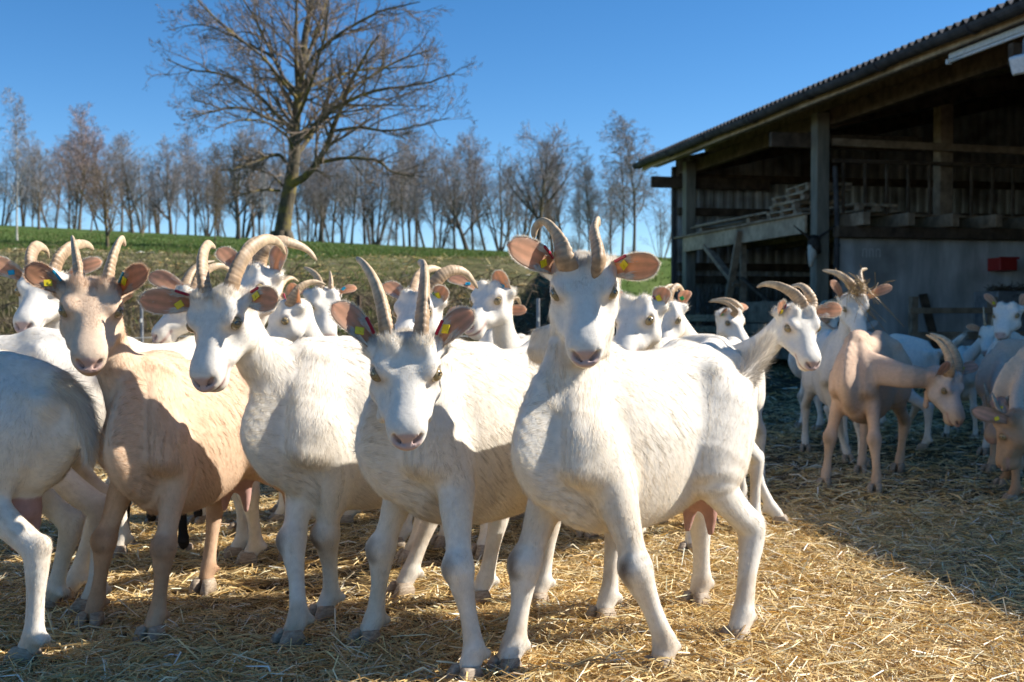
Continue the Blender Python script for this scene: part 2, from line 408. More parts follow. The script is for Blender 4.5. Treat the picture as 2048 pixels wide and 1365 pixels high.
def leafy_bush(name, px, py, dep, w, h, n, seed, label, mat):
    p = at(px, py, dep); rngb = np.random.default_rng(seed)
    base = np.array((p[0], dep, float(land_z(p[0], dep))))
    r = empty(name, base.tolist())
    m = MB()
    tips = []
    for k in range(26):
        a = rngb.uniform(0, 6.28); q = rngb.uniform(.2, 1); l = np.array((math.cos(a)*q*w, math.sin(a)*q*w, h*rngb.uniform(.45, 1.0)*(1-.35*q)))
        P = np.array([t*l*np.array((1,1,1+.3*(1-t))) for t in np.linspace(0,1,5)]) + rngb.normal(0,.01,(5,3)); tips.append(P)
        m.tube(P, np.linspace(.010,.003,5), 4)
    m.build('stem', M['bramble'], r)
    tips = np.array(tips); c = tips[rngb.integers(0, len(tips), n), rngb.integers(2, 5, n)] + rngb.normal(0, .07, (n,3))*np.array((w,w,h))*1.6
    c[:,2] = np.maximum(.02, c[:,2])
    u = rngb.normal(size=(n,3)); u /= np.linalg.norm(u,axis=1,keepdims=True); v = np.cross(u, rngb.normal(size=(n,3))); v /= np.linalg.norm(v,axis=1,keepdims=True)
    s = rngb.uniform(.02,.045,n)[:,None]
    V = np.stack([c-u*s, c+v*s*.5, c+u*s, c-v*s*.5], 1).reshape(-1,3)
    raw_obj('foliage', V, np.arange(4*n).reshape(-1,4), mat, r)
    return tag(r, label, 'bush', 'green bushes on the bank')
leafy_bush('green_bush', 600, 585, 14.6, .55, .75, 1500, 1, 'bright green leafy bush rising between the curved horns left of the big front goats', M['leaf'])
leafy_bush('green_bush', 1105, 655, 13.0, .35, .5, 500, 2, 'small sparse green bush on the bank beside the grey fence stake', M['leaf'])
leafy_bush('green_bush', 470, 560, 15.2, .5, .5, 700, 3, 'low green bush behind the horns of the pair of white goats on the left', M['leaf'])
leafy_bush('green_bush', 285, 690, 13.2, .9, .5, 1200, 4, 'low dark green bush under the fence wire beside the tan goat with upright horns', M['leaf'])

# ---------------------------------------------------------------- electric fence at the foot of the bank
def stake(px, py0, py1, dep, label, mat, r):
    b = at(px, py0, dep); t = at(px, py1, dep)
    b[2] = float(land_z(b[0], dep))-.05
    root = empty('fence_stake', (b[0], dep, b[2]))
    m = MB(); m.tube([(0,0,0),(0.004,0,(t[2]-b[2])*.5),(0,0,t[2]-b[2])], [r, r*.95, r*.9], 8); m.build('post', mat, root)
    z = (t[2]-b[2])
    for q in (.38, .8):
        m = MB(); m.tube([(0,-.03,z*q-.02),(0,-.03,z*q+.02)], .014, 7); m.build('insulator', M['wire'], root)
    return tag(root, label, 'fence stake', 'stakes of the wire fence')
stake(718, 740, 592, 12.2, 'dark wooden fence stake against the brown bank, near the white ear tip', M['wood_dark'], .028)
stake(1076, 740, 597, 12.2, 'grey metal fence stake just left of the tallest front goat', M['steel'], .022)
stake(284, 760, 600, 12.2, 'thin grey fence stake behind the tan goat with upright horns', M['steel'], .018)
w = MB()
for zz in (.42, .68):
    P = [(xx, 12.15, zz - .03*math.sin((xx+8)*1.3)**2) for xx in np.linspace(-9, 1.6, 40)]
    w.tube(P, .006, 4)
tag(w.build('fence_wire', M['wire']), 'pale fence tape strung low across the foot of the bank', 'fence wire')
# ---------------------------------------------------------------- trees
def grow(P, Rr, nch, tlo, ratio, ang, npts, up, wig, rng, thi=.98, rs=.62, rend=.32, rmin=.003):
    N, n, _ = P.shape
    t = tlo + (thi-tlo)*(np.arange(nch)[None,:]+rng.uniform(0,1,(N,nch)))/nch
    f = t*(n-1); i = np.clip(f.astype(int), 0, n-2); w = (f-i)[...,None]
    ar = np.arange(N)[:,None]
    pos = P[ar,i]*(1-w)+P[ar,i+1]*w; tan = P[ar,i+1]-P[ar,i]; tan /= np.maximum(1e-9, np.linalg.norm(tan,axis=2,keepdims=True))
    pr = Rr[ar,i]*(1-w[...,0])+Rr[ar,i+1]*w[...,0]
    Lp = np.linalg.norm(np.diff(P,axis=1),axis=2).sum(1)[:,None]
    ln = Lp*ratio*(1.25-.75*t)*rng.uniform(.65,1.3,(N,nch))
    rd = rng.normal(size=(N,nch,3)); rd -= tan*(rd*tan).sum(2,keepdims=True); rd /= np.linalg.norm(rd,axis=2,keepdims=True)
    a = (ang*rng.uniform(.7,1.3,(N,nch)))[...,None]
    d = tan*np.cos(a)+rd*np.sin(a)
    M_ = N*nch; pos = pos.reshape(M_,3); d = d.reshape(M_,3); ln = ln.reshape(M_); pr = np.minimum(pr.reshape(M_)*rs, ln*.05)
    out = np.zeros((M_,npts,3)); out[:,0] = pos; st = (ln/(npts-1))[:,None]
    for k in range(1,npts):
        d = d + np.array((0,0,up)) + rng.normal(0,wig,(M_,3)); d /= np.linalg.norm(d,axis=1,keepdims=True)
        out[:,k] = out[:,k-1]+d*st
    rr = np.maximum(rmin, pr[:,None]*np.linspace(1,rend,npts)[None,:])
    return out, rr
def join(parts):
    V = []; F = []; o = 0
    for v, f in parts: V.append(v); F.append(f+o); o += len(v)
    return np.concatenate(V), np.concatenate(F)

def big_tree():
    D = 40.0; rng = np.random.default_rng(7)
    b = at(563, 486, D); bz = float(land_z(b[0], D)); root_p = np.array((b[0], D, bz-.15))
    def line(pts, n):
        q = np.array([at(px, py, D+dd) for px, py, dd in pts]) - root_p
        s = np.linspace(0, len(q)-1, n); k = np.clip(s.astype(int),0,len(q)-2); w = (s-k)[:,None]
        # smooth through the points
        qm = np.vstack([2*q[0]-q[1], q, 2*q[-1]-q[-2]]); p0,p1,p2,p3 = qm[k],qm[k+1],qm[k+2],qm[k+3]
        return .5*((2*p1)+(-p0+p2)*w+(2*p0-5*p1+4*p2-p3)*w*w+(-p0+3*p1-3*p2+p3)*w**3)
    root = empty('bare_tree', root_p.tolist())
    # trunk and leaders
    tr = line([(563,490,0),(568,440,0),(577,390,0),(588,320,0),(590,260,0),(597,190,0),(604,130,0)], 26)
    tr[:,2][0] = -.2
    rad = np.interp(np.linspace(0,1,26), [0,.05,.15,.35,.55,.8,1], [.42,.32,.275,.245,.20,.155,.13])
    limbs = [  # points (px,py,depth offset), start radius
        ([(604,130,0),(612,60,.2),(625,0,.3),(640,-90,.4),(650,-190,.4)], .14),
        ([(596,195,0),(592,120,-.3),(592,40,-.5),(598,-60,-.7),(600,-160,-.8)], .09),
        ([(603,140,0),(620,100,.6),(640,40,1),(668,-40,1.4),(690,-130,1.6)], .09),
        ([(572,375,0),(612,352,-.4),(645,310,-.7),(668,255,-1.0),(690,195,-1.4),(720,130,-1.8),(760,70,-2)], .15),
        ([(640,325,-.6),(690,317,-1),(750,320,-1.6),(790,345,-2.2),(830,352,-2.6)], .075),
        ([(588,318,0),(615,280,.8),(660,215,1.4),(730,160,2),(800,120,2.6),(860,100,3)], .11),
        ([(592,290,0),(630,250,-1),(690,205,-1.8),(760,180,-2.6),(840,170,-3.2),(910,148,-3.6)], .10),
        ([(667,262,-1),(720,255,-1.5),(780,262,-2),(840,250,-2.6),(900,235,-3)], .06),
        ([(600,185,0),(650,160,1),(720,140,1.8),(790,135,2.6),(870,128,3)], .075),
        ([(602,150,0),(640,100,-1),(700,55,-2),(770,20,-2.6),(840,5,-3)], .08),
        ([(588,265,0),(560,235,.6),(510,185,1.2),(450,150,1.8),(390,140,2.2),(335,120,2.4)], .095),
        ([(590,255,0),(545,240,-1),(480,215,-2),(420,225,-2.6),(375,230,-3)], .075),
        ([(596,185,0),(570,160,.5),(545,110,.9),(515,50,1.2),(485,-10,1.5),(450,-70,1.6)], .085),
        ([(545,112,.9),(500,90,1.2),(450,65,1.6),(400,50,1.8),(345,60,2)], .055),
        ([(596,200,0),(570,170,-.8),(530,120,-1.4),(470,70,-2),(410,20,-2.4),(380,-20,-2.6)], .075),
        ([(572,325,0),(555,309,-.3),(520,320,-1),(470,338,-1.8),(435,338,-2.4)], .07),
        ([(566,372,0),(540,348,.8),(500,337,1.4),(470,330,1.8)], .05),
        ([(560,382,0),(520,380,-.8),(480,392,-1.4),(455,405,-1.7)], .05),
        ([(590,250,0),(580,220,2),(560,170,3.4),(530,110,4.4),(500,40,5)], .08),
        ([(592,240,0),(610,200,-2),(630,140,-3.4),(650,70,-4.4),(660,0,-5)], .08),
        ([(585,300,0),(600,270,2.2),(640,220,3.6),(690,150,4.6),(740,110,5.2)], .07),
        ([(588,300,0),(570,270,-2),(530,245,-3.4),(480,240,-4.4),(430,260,-5)], .06),
    ]
    n = 15
    LP = np.array([line(p, n) for p, r in limbs]); LP += rng.normal(0,.025,LP.shape)*np.linspace(0,1,n)[None,:,None]
    LR = np.array([r*np.linspace(1,.22,n) for p, r in limbs])
    roots = np.array([[0,0,0]])
    tv = tubes(tr[None], rad[None], 14)
    # root flare
    fl = []
    for k in range(7):
        a = k*.9+.3; fl.append([(.24*math.cos(a),.24*math.sin(a),.75),(.36*math.cos(a),.36*math.sin(a),.30),(.47*math.cos(a),.47*math.sin(a),.05),(.60*math.cos(a),.60*math.sin(a),-.15)])
    fl = np.array(fl)
    fv = tubes(fl, np.tile([.14,.16,.13,.06],(7,1)), 7)
    V, F = join([tv, fv, tubes(LP, LR, 7)])
    raw_obj('trunk', V, F, M['bark'], root, smooth=True)
    A, AR = grow(LP, LR, 15, .18, .36, .75, 7, .05, .16, rng)
    top = tr[None,12:]; A0, A0R = grow(top, rad[None,12:], 10, .1, .55, .8, 7, .05, .13, rng)
    A = np.concatenate([A, A0]); AR = np.concatenate([AR, A0R])
    B, BR = grow(A, AR, 6, .2, .48, .7, 5, .04, .2, rng, rmin=.006)
    D2, DR = grow(B, BR, 4, .3, .55, .65, 4, .05, .25, rng, rmin=.005)
    E2, ER = grow(D2, DR, 2, .3, .6, .6, 3, .08, .25, rng, rmin=.0045)
    V, F = join([tubes(A, AR, 4), tubes(B, BR, 3), tubes(D2, DR, 3), tubes(E2, ER, 3)])
    raw_obj('branches', V, F, M['twig'], root)
    tag(root, 'tall spreading bare tree with mossy trunk standing alone on the green slope', 'tree')
big_tree()

def tree_mesh(seed, kind):
    """one bare woodland tree about 10 m tall -> (trunk mesh, crown mesh)"""
    rng = np.random.default_rng(seed); H = 10.0
    n = 16; s = np.linspace(0,1,n)
    lean = rng.normal(0,.25,2); wob = rng.uniform(0,6.28,2)
    T = np.stack([lean[0]*s*2+.12*np.sin(s*5+wob[0]), lean[1]*s*2+.12*np.sin(s*4+wob[1]), s*H*(.93 if kind != 'round' else .8)], 1)
    r0 = {'slim':.11,'round':.165,'multi':.125,'birch':.085,'shrub':.045}[kind]
    rad = r0*np.interp(s, [0,.04,.5,1], [1.35,1,.6,.12])
    trunks = [T]; rads = [rad]
    if kind in ('multi','shrub'):
        for k in range(3 if kind == 'multi' else 8):
            a = rng.uniform(0,6.28); sp = rng.uniform(.8,2.0)
            q = T.copy(); q[:,0] += math.cos(a)*(.15+sp*s**.8); q[:,1] += math.sin(a)*(.15+sp*s**.8); q[:,2] *= rng.uniform(.75,1)
            trunks.append(q); rads.append(rad*rng.uniform(.6,.9))
    TP = np.array(trunks); TR = np.array(rads); nt_ = len(TP)
    if kind == 'round': A, AR = grow(TP, TR, 24, .16, .46, .62, 8, .07, .10, rng, rs=.55)
    elif kind == 'slim': A, AR = grow(TP, TR, 26, .18, .33, .55, 7, .08, .10, rng, rs=.5)
    elif kind == 'birch': A, AR = grow(TP, TR, 28, .22, .27, .55, 7, .05, .10, rng, rs=.45)
    elif kind == 'shrub': A, AR = grow(TP, TR, 7, .15, .3, .4, 6, .05, .1, rng, rs=.5)
    else: A, AR = grow(TP, TR, 12, .18, .36, .55, 7, .08, .11, rng, rs=.5)
    V, F = join([tubes(TP, TR, 8), tubes(A, AR, 4)])
    tm = raw_mesh('trunk', V, F, None, smooth=True)
    B, BR = grow(A, AR, 8 if nt_ < 4 else 4, .15, .46, .66, 5, .04 if kind != 'birch' else -.06, .14, rng, rmin=.009)
    D, DR = grow(B, BR, 5 if nt_ < 4 else 3, .15, .58, .65, 4, .03 if kind != 'birch' else -.12, .18, rng, rmin=.0075)
    E2, ER = grow(D, DR, 2, .2, .6, .6, 3, .02 if kind != 'birch' else -.15, .2, rng, rmin=.009)
    V, F = join([tubes(B, BR, 3), tubes(D, DR, 3), tubes(E2, ER, 3)])
    cm = raw_mesh('crown', V, F, None)
    return tm, cm
KIND = {}
for nm, kind, seeds in (('slim','slim',(1,2,3)), ('round','round',(11,12,13,14)), ('multi','multi',(21,22,23)), ('birch','birch',(31,32)), ('shrub','shrub',(41,))):
    KIND[nm] = [tree_mesh(sd, kind) for sd in seeds]
_cache = {}
def woodland_tree(name, px, base_py, top_py, dep, kind, var, wid, label, group=None, bark='bark_far', twig='twig_far', rz=0., cat='tree'):
    b = at(px, base_py, dep); bz = float(land_z(b[0], dep)); t = at(px, top_py, dep)
    h = t[2]-bz
    tm, cm = KIND[kind][var % len(KIND[kind])]
    key = (kind, var % len(KIND[kind]), bark, twig)
    if key not in _cache:
        a, c = tm.copy(), cm.copy(); a.materials.append(M[bark]); c.materials.append(M[twig]); _cache[key] = (a, c)
    a, c = _cache[key]
    r = empty(name, (b[0], dep, bz-.05), rz); s = h/10.0; r.scale = (s*wid, s*wid, s)
    link(bpy.data.objects.new('trunk', a), r); link(bpy.data.objects.new('crown', c), r)
    return tag(r, label, cat, group)
# the row on the crest, left to right; and the thin trees in the field
GR = 'bare trees in the row along the crest'
ROW = [ # px, top, kind, variant, width, label
 (-22,300,'round',0,1.0,'bare tree cut by the left edge of the picture, in the row on the crest'),
 (48,300,'multi',0,.9,'dark multi-stemmed bare tree just right of the pale birch near the left edge'),
 (80,285,'round',1,.8,'bare round tree on the crest, second right of the pale birch at the left'),
 (112,292,'slim',0,1.0,'slim bare tree on the crest left of the tall reddish-topped tree'),
 (162,228,'slim',1,1.1,'tall bare tree with reddish top on the crest at the left'),
 (180,330,'slim',2,.9,'thin bare trunk between the reddish-topped tree and the short near tree'),
 (222,250,'slim',2,1.0,'second reddish-topped bare tree, right behind the short near tree'),
 (264,285,'round',2,.9,'bare tree with dense twiggy crown right of the short near tree'),
 (283,300,'multi',1,.8,'forked bare tree low on the crest between two round crowns, left of the domed one'),
 (338,268,'round',3,1.0,'bare tree with tidy domed crown in the left half of the row'),
 (352,330,'slim',0,.7,'thin bare trunk leaning against the tidy domed tree'),
 (412,300,'multi',2,1.0,'many-stemmed bare tree behind the planted sapling'),
 (437,312,'multi',0,.8,'low many-stemmed bare tree right of the planted sapling'),
 (474,245,'round',0,1.0,'broad bare tree on the crest left of the big lone tree'),
 (505,270,'slim',1,1.0,'slim leaning bare tree left of the thin white birch'),
 (540,300,'slim',2,.8,'slim bare tree directly left of the big lone trunk'),
 (600,285,'slim',0,1.0,'straight bare trunk directly right of the big lone trunk'),
 (625,330,'multi',1,.6,'small forked bare tree two trunks right of the big lone trunk'),
 (648,300,'slim',2,.9,'thin leaning bare tree under the long low limb of the big tree'),
 (668,285,'slim',1,1.0,'tall straight bare trunk under the middle of the low limb of the big tree'),
 (688,330,'multi',2,.5,'slight forked bare tree under the low limb of the big tree'),
 (705,290,'slim',0,1.0,'dark straight bare trunk under the outer end of the low limb'),
 (756,285,'multi',0,.9,'dark forked bare tree with spreading limbs right of the low limb'),
 (775,320,'slim',2,.8,'leaning thin bare tree close against the dark forked one'),
 (806,300,'slim',1,.9,'slim bare tree midway between the dark forked tree and the round dark-crowned tree'),
 (835,330,'multi',1,.7,'low many-stemmed bare tree left of a slim dark trunk'),
 (866,295,'slim',0,.9,'slim dark trunk in the row left of the round dark-crowned tree'),
 (912,300,'round',1,.7,'bare tree half hidden behind the round dark-crowned tree'),
 (930,275,'round',2,1.05,'round dark-crowned bare tree in the middle of the row'),
 (998,300,'multi',2,1.0,'forked bare tree between the round dark-crowned tree and the tall domed tree'),
 (1076,238,'round',3,1.05,'tallest domed bare tree in the row, right of the picture centre'),
 (1104,300,'round',0,.95,'round bare tree right behind the raised horns of the front goat'),
 (1196,310,'slim',2,.8,'thin bare tree between the round tree and the tall feathery birches'),
 (1158,360,'slim',1,.7,'very slight bare tree in the gap right of the round tree'),
 (1246,268,'birch',0,1.1,'feathery birch with drooping twigs, left one of the pair near the barn'),
 (1272,235,'birch',1,1.2,'tall feathery birch, right one of the pair near the barn'),
 (1325,360,'shrub',0,1.2,'clump of thin upright stems against the sky beside the barn corner'),
]
for i, (px, top, kind, v, wd, lab) in enumerate(ROW):
    base = float(np.interp(px, [0, 1340], [448, 520])) + 2
    dep = 96 + 7*math.sin(i*2.3)
    tw = 'twig_red' if 'reddish' in lab else 'twig_far'
    woodland_tree('bare_tree', px, base, top, dep, kind, v, wd*1.2, lab, GR, 'bark_far', tw, rz=i*1.7)
for i, px in enumerate([5,66,98,134,148,196,240,300,318,372,392,452,488,520,586,612,636,660,680,730,745,790,820,850,882,946,975,1015,1042,1135,1176,1222]):
    woodland_tree('bare_tree', px, float(np.interp(px, [0, 1340], [448, 520]))+1, 300+34*math.sin(i*1.9)+(22 if px > 1130 else 0), 109+4*math.sin(i), 'slim' if i % 4 else 'multi', i, 1.15,
        'slim bare tree filling the second row behind the trees on the crest', 'slim bare trees of the second row', 'bark_far', 'twig_far', i*2.1)
woodland_tree('birch_tree', 36, 470, 185, 44, 'birch', 0, .75, 'slender pale-barked young tree on the slope at the far left', None, 'bark_pale', 'twig_far', 1.0)
woodland_tree('bare_tree', 212, 492, 300, 27, 'round', 1, 1.15, 'short bare tree with pale trunk on the slope behind the tan goat with upright horns', None, 'bark', 'twig', .4)
woodland_tree('sapling', 431, 486, 300, 33, 'slim', 1, .7, 'thin planted sapling on the slope left of the big lone tree', None, 'bark', 'twig', 2.2)
woodland_tree('birch_tree', 530, 470, 280, 84, 'birch', 1, .7, 'thin white birch trunk just left of the big lone trunk', None, 'bark_pale', 'twig_far', 2.0)
woodland_tree('sapling', 828, 515, 455, 30, 'slim', 2, .8, 'tiny leafless sapling on the slope above the forward-facing goat', None, 'bark', 'twig', .8)
woodland_tree('sapling', 1095, 520, 400, 36, 'slim', 0, .7, 'thin staked sapling seen beside the curled horn of the tallest front goat', None, 'bark', 'twig', .3)
for px, tp, wd, lab in ((960,470,1.3,'low brown leafless thicket on the crest left of the forked tree'),(895,455,1.0,'small leafless shrub at the foot of the round dark-crowned tree'),(735,445,.9,'small leafless shrub between the trunks under the low limb'),(1140,465,1.2,'low leafless shrub on the crest right of the round bare tree'),(1215,470,1.1,'small leafless shrub left of the feathery birches')):
    base = float(np.interp(px, [0, 1340], [448, 520])) + 3
    woodland_tree('shrub', px, base, tp, 93, 'shrub', 0, 2.4*wd, lab, 'leafless shrubs on the crest', 'bark_far', 'twig_far', px*.1, 'shrub')

for i in range(18):
    px = 20+i*72+25*math.sin(i*2.7); base = float(np.interp(px, [0, 1340], [448, 520]))+2
    woodland_tree('shrub', px, base, base-(26+16*abs(math.sin(i*1.3))), 98+3*math.sin(i), 'shrub', 0, 2.6+1.2*math.sin(i*.9), 'low leafless scrub bush between the trunks on the crest', 'scrub bushes between the trunks', 'bark_far', 'twig_far', i*1.1, 'shrub')
# ---------------------------------------------------------------- barn (s runs along the eave, q across into the barn, z up)
EAVE_Z = 4.36; PITCH = math.tan(R(13.0)); S0, S1 = 1.0, 25.95
def W(s, q, z):
    p = P_AX*(EAVE_P+q)+E_AX*s; return np.array((p[0], p[1], z))
EX = np.array((E_AX[0], E_AX[1], 0)); PX_ = np.array((P_AX[0], P_AX[1], 0)); UZ = np.array((0,0,1.))
barn_o = W(18.6, 3.0, 0)
barn = empty('barn', barn_o.tolist())
tag(barn, 'open-fronted timber barn with corrugated roof and dark interior at the right', 'barn')
class LB(MB):      # meshes of the barn are stored relative to the barn's own origin
    def build(s, name, mat, parent=None, smooth=False):
        s.v = [v - barn_o for v in s.v]
        return MB.build(s, name, mat, parent, smooth)
def bbox_(m, s0, s1, q0, q1, z0, z1, bev=.006):
    m.frame(W((s0+s1)/2, (q0+q1)/2, (z0+z1)/2), EX*(s1-s0)/2, PX_*(q1-q0)/2, UZ*(z1-z0)/2, bev)
def part(name, mat, fn, parent=barn):
    m = LB(); fn(m); return m.build(name, mat, parent)
# roof: corrugated sheet with its wave seen along the eave
def roof_mesh():
    pitch = .177; k = 8
    ns = int((S1-S0)/pitch)*k; s = np.linspace(S0, S1, ns+1); q = np.linspace(-.12, 15.5, 8)
    SS, QQ = np.meshgrid(s, q, indexing='xy')
    ph = (SS/pitch*2*math.pi)
    Z = EAVE_Z+.25+QQ*PITCH+.034*np.sin(ph)
    th = .012
    def pos(zz): return np.stack([P_AX[0]*(EAVE_P+QQ)+E_AX[0]*SS, P_AX[1]*(EAVE_P+QQ)+E_AX[1]*SS, zz], -1).reshape(-1,3)
    top, bot = pos(Z+th), pos(Z); nS = ns+1; nQ = len(q); N = len(top)
    i = (np.arange(nQ-1)[:,None]*nS+np.arange(ns)[None]).ravel()
    Ft = np.stack([i, i+1, i+nS+1, i+nS], 1); Fb = Ft[:,::-1]+N
    e = np.arange(ns); Fe = np.stack([e, e+N, e+1+N, e+1], 1)
    return np.concatenate([top,bot])-barn_o, np.concatenate([Ft,Fb,Fe])
V, F = roof_mesh(); raw_obj('roof', V, F, M['fibre'], barn, smooth=False)
# gutter: half pipe hung on the eave, with brackets
def gut(m):
    a = np.linspace(math.pi, 2*math.pi, 9); r = .105
    V = []; F = []
    ss = np.linspace(S0, S1+.03, 60)
    for s in ss:
        sag = -.01*math.sin(s*1.7)
        for rr in (r, r-.01):
            for t in a: V.append(W(s, -.20+rr*math.cos(t), EAVE_Z+.12+rr*math.sin(t)+sag))
    n = len(a)
    for i in range(len(ss)-1):
        for j in range(n-1):
            b = i*2*n+j; F.append((b, b+1, b+2*n+1, b+2*n)); b += n; F.append((b, b+2*n, b+2*n+1, b+1))
    for i in (0, len(ss)-1):
        for j in range(n-1): b = i*2*n+j; F.append((b, b+n, b+n+1, b+1))
    m.add(V, F)
    for s in np.arange(S0+.6, S1, 2.2):
        P = [W(s, -.20+(r+.012)*math.cos(t), EAVE_Z+.12+(r+.012)*math.sin(t)-.01*math.sin(s*1.7)) for t in a]; m.tube(P, .012, 5)
part('gutter', M['gutter'], gut)
part('fascia_board', M['wood_pale'], lambda m: bbox_(m, S0+.05, S1-.05, -.085, -.05, EAVE_Z-.035, EAVE_Z+.07))
# purlins along the barn, rafters across
for q in np.arange(.25, 15.3, 1.28):
    z = EAVE_Z+.075+q*PITCH
    part('purlin', M['wood'] if q < 6 else M['wood_dark'], lambda m: bbox_(m, S0+.1, S1-.1, q-.06, q+.06, z-.08, z+.135))  # light off the yard put into the colour: outer purlins paler, inner dark
POST_S = [25.1, 18.6, 11.9, 5.2]
for s in POST_S:
    def raf(m):
        a = W(s+.02, .95, EAVE_Z-.24+.95*PITCH); b = W(s+.02, 15.2, EAVE_Z-.24+15.2*PITCH); m.beam(a, b, .18, .32, bev=.01)
    part('rafter', M['wood_dark'], raf)
    def bracket(m):
        m.beam(W(s+.20, -.05, EAVE_Z-.36), W(s+.20, 2.9, EAVE_Z-.36), .10, .26, bev=.01)
    part('tie_beam', M['wood_dark'], bracket)
    def post(m): bbox_(m, s-.12, s+.12, .68, .93, -.1, EAVE_Z+.10, .015)
    p = part('post', M['post'], post)
    part('base_shoe', M['steel'], lambda m: bbox_(m, s-.17, s+.17, .63, .98, -.1, .22, .01), p)
part('eave_plate', M['wood_dark'], lambda m: bbox_(m, S0+.1, S1-.3, .935, 1.08, EAVE_Z-.12, EAVE_Z+.16))
# inner posts
for s in (18.75, 11.9):
    for q in (3.3, 7.2):
        part('inner_post', M['wood'], lambda m: bbox_(m, s-.12, s+.12, q-.13, q+.13, 0, EAVE_Z-.30+q*PITCH, .01))
# far gable wall: vertical ribbed sheet, with horizontal rails seen from inside
def ribbed(q0, q1, s, z0, ztop, pitch=.25):
    q = []; d = []
    x = q0
    while x < q1:
        for f, dd in ((0,0),(.08,0),(.16,.04),(.36,.04),(.44,0)): q.append(x+f*pitch/.5); d.append(dd)
        x += pitch
    q = np.array(q); d = np.array(d); n = len(q)
    lo = np.array([W(s-dd, qq, z0) for qq, dd in zip(q, d)]); hi = np.array([W(s-dd, qq, ztop(qq)) for qq, dd in zip(q, d)])
    lo2 = np.array([W(s-dd+.003, qq, z0) for qq, dd in zip(q, d)]); hi2 = np.array([W(s-dd+.003, qq, ztop(qq)) for qq, dd in zip(q, d)])
    i = np.arange(n-1)
    F = np.stack([i, i+1, i+1+n, i+n], 1)
    return np.concatenate([lo,hi,lo2,hi2])-barn_o, np.concatenate([F, F[:,::-1]+2*n])
V, F = ribbed(.67, 15.3, 25.65, .05, lambda q: EAVE_Z+.10+q*PITCH)
raw_obj('gable_cladding', V, F, M['sheet'], barn)
part('corner_trim', M['gutter'], lambda m: (bbox_(m, 25.58, 25.70, .58, .66, 0, EAVE_Z+.05)))
for z in (.75, 1.75, 2.05, 3.35, 4.15):
    part('wall_rail', M['wood_dark'], lambda m: bbox_(m, 25.45, 25.58, .68, 14.95, z-.09, z+.09))
# back wall of the barn, closing the dark interior
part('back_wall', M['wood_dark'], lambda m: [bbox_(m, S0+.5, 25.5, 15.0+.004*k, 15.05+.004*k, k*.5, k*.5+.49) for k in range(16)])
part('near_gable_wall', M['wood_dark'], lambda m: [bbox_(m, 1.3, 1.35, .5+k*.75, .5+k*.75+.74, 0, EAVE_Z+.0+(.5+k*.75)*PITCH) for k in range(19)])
# loft over the left bay
LZ = 2.72
part('loft_edge_board', M['wood_pale'], lambda m: bbox_(m, 18.78, 24.94, .60, .655, LZ-.36, LZ-.03))
def loftfloor(m):
    for k in range(26): bbox_(m, 18.75, 25.42, .54+k*.55, .54+k*.55+.53, LZ-.03, LZ+.012, .004)
part('loft_floor', M['wood'], loftfloor)
for q in np.arange(1.35, 14, .85):
    part('joist', M['wood'], lambda m: bbox_(m, 17.95, 25.40, q-.07, q+.07, LZ-.26, LZ-.034, .008))
part('loft_beam', M['wood_dark'], lambda m: bbox_(m, 18.22, 18.42, .96, 14.8, LZ-.46, LZ-.265, .01))
def strut(m):
    m.beam(W(23.6, .63, LZ-.30), W(21.9, .63, LZ-1.20), .09, .15, up=PX_); m.beam(W(21.55, .56, LZ-.12), W(22.15, .56, LZ-1.50), .08, .14, up=PX_)
    m.beam(W(21.95, .80, 0), W(21.95, .80, LZ-.36), .12, .12)
part('loft_strut', M['wood'], strut)
part('cross_brace', M['wood_dark'], lambda m: m.beam(W(21.9, .75, LZ-1.05), W(18.9, .75, LZ-2.2), .05, .07, up=PX_))
# railing along the loft
def rail(m):
    m.beam(W(18.5, 1.0, LZ+.90), W(18.5, 14.5, LZ+.90), .05, .07)
    for k, q in enumerate(np.arange(1.2, 14.5, .42)):
        if k not in (5, 9): m.beam(W(18.5, q, LZ-.02), W(18.5, q, LZ+.87), .05, .05, up=PX_)
part('loft_railing', M['wood_dark'], rail)
part('cross_rail', M['wood'], lambda m: m.beam(W(18.55, 1.0, 3.95), W(18.55, 14.5, 3.80), .09, .13))
# concrete dividing wall
def cw(m):
    for q0, q1 in ((1.10, 4.05), (4.06, 7.05), (7.06, 10.1), (10.11, 14.9)): bbox_(m, 18.45, 18.65, q0, q1, 0, LZ-.465, .008)
part('concrete_wall', M['concrete'], cw)
def chalk(m):
    for k in range(3):
        q = 1.55+k*.13
        m.beam(W(18.442, q, 1.93), W(18.442, q, 2.07), .004, .012, up=PX_); m.beam(W(18.442, q, 2.07), W(18.442, q+.07, 2.07), .004, .012); m.beam(W(18.442, q+.07, 2.07), W(18.442, q+.07, 1.93), .004, .012, up=PX_)
part('chalk_marks', M['white_metal'], chalk)
# downpipe and cable on the second post
def pipe(m):
    m.tube([W(18.4, 1.03, .1), W(18.4, 1.03, 1.4), W(18.4, 1.03, 2.6), W(18.42, 1.0, 3.5)], .045, 9)
    for z in (.6, 1.3, 2.1): m.tube([W(18.4, 1.03, z), W(18.4, 1.03, z+.05)], .056, 9)
part('drain_pipe', M['gutter'], pipe)

def placed(name, o, label, cat, group=None):
    r = empty(name, np.asarray(o, float).tolist()); tag(r, label, cat, group); return r
class OB(MB):
    def __init__(s, o): super().__init__(); s.o = np.asarray(o, float)
    def build(s, name, mat, parent=None, smooth=False):
        s.v = [v-s.o for v in s.v]; return MB.build(s, name, mat, parent, smooth)
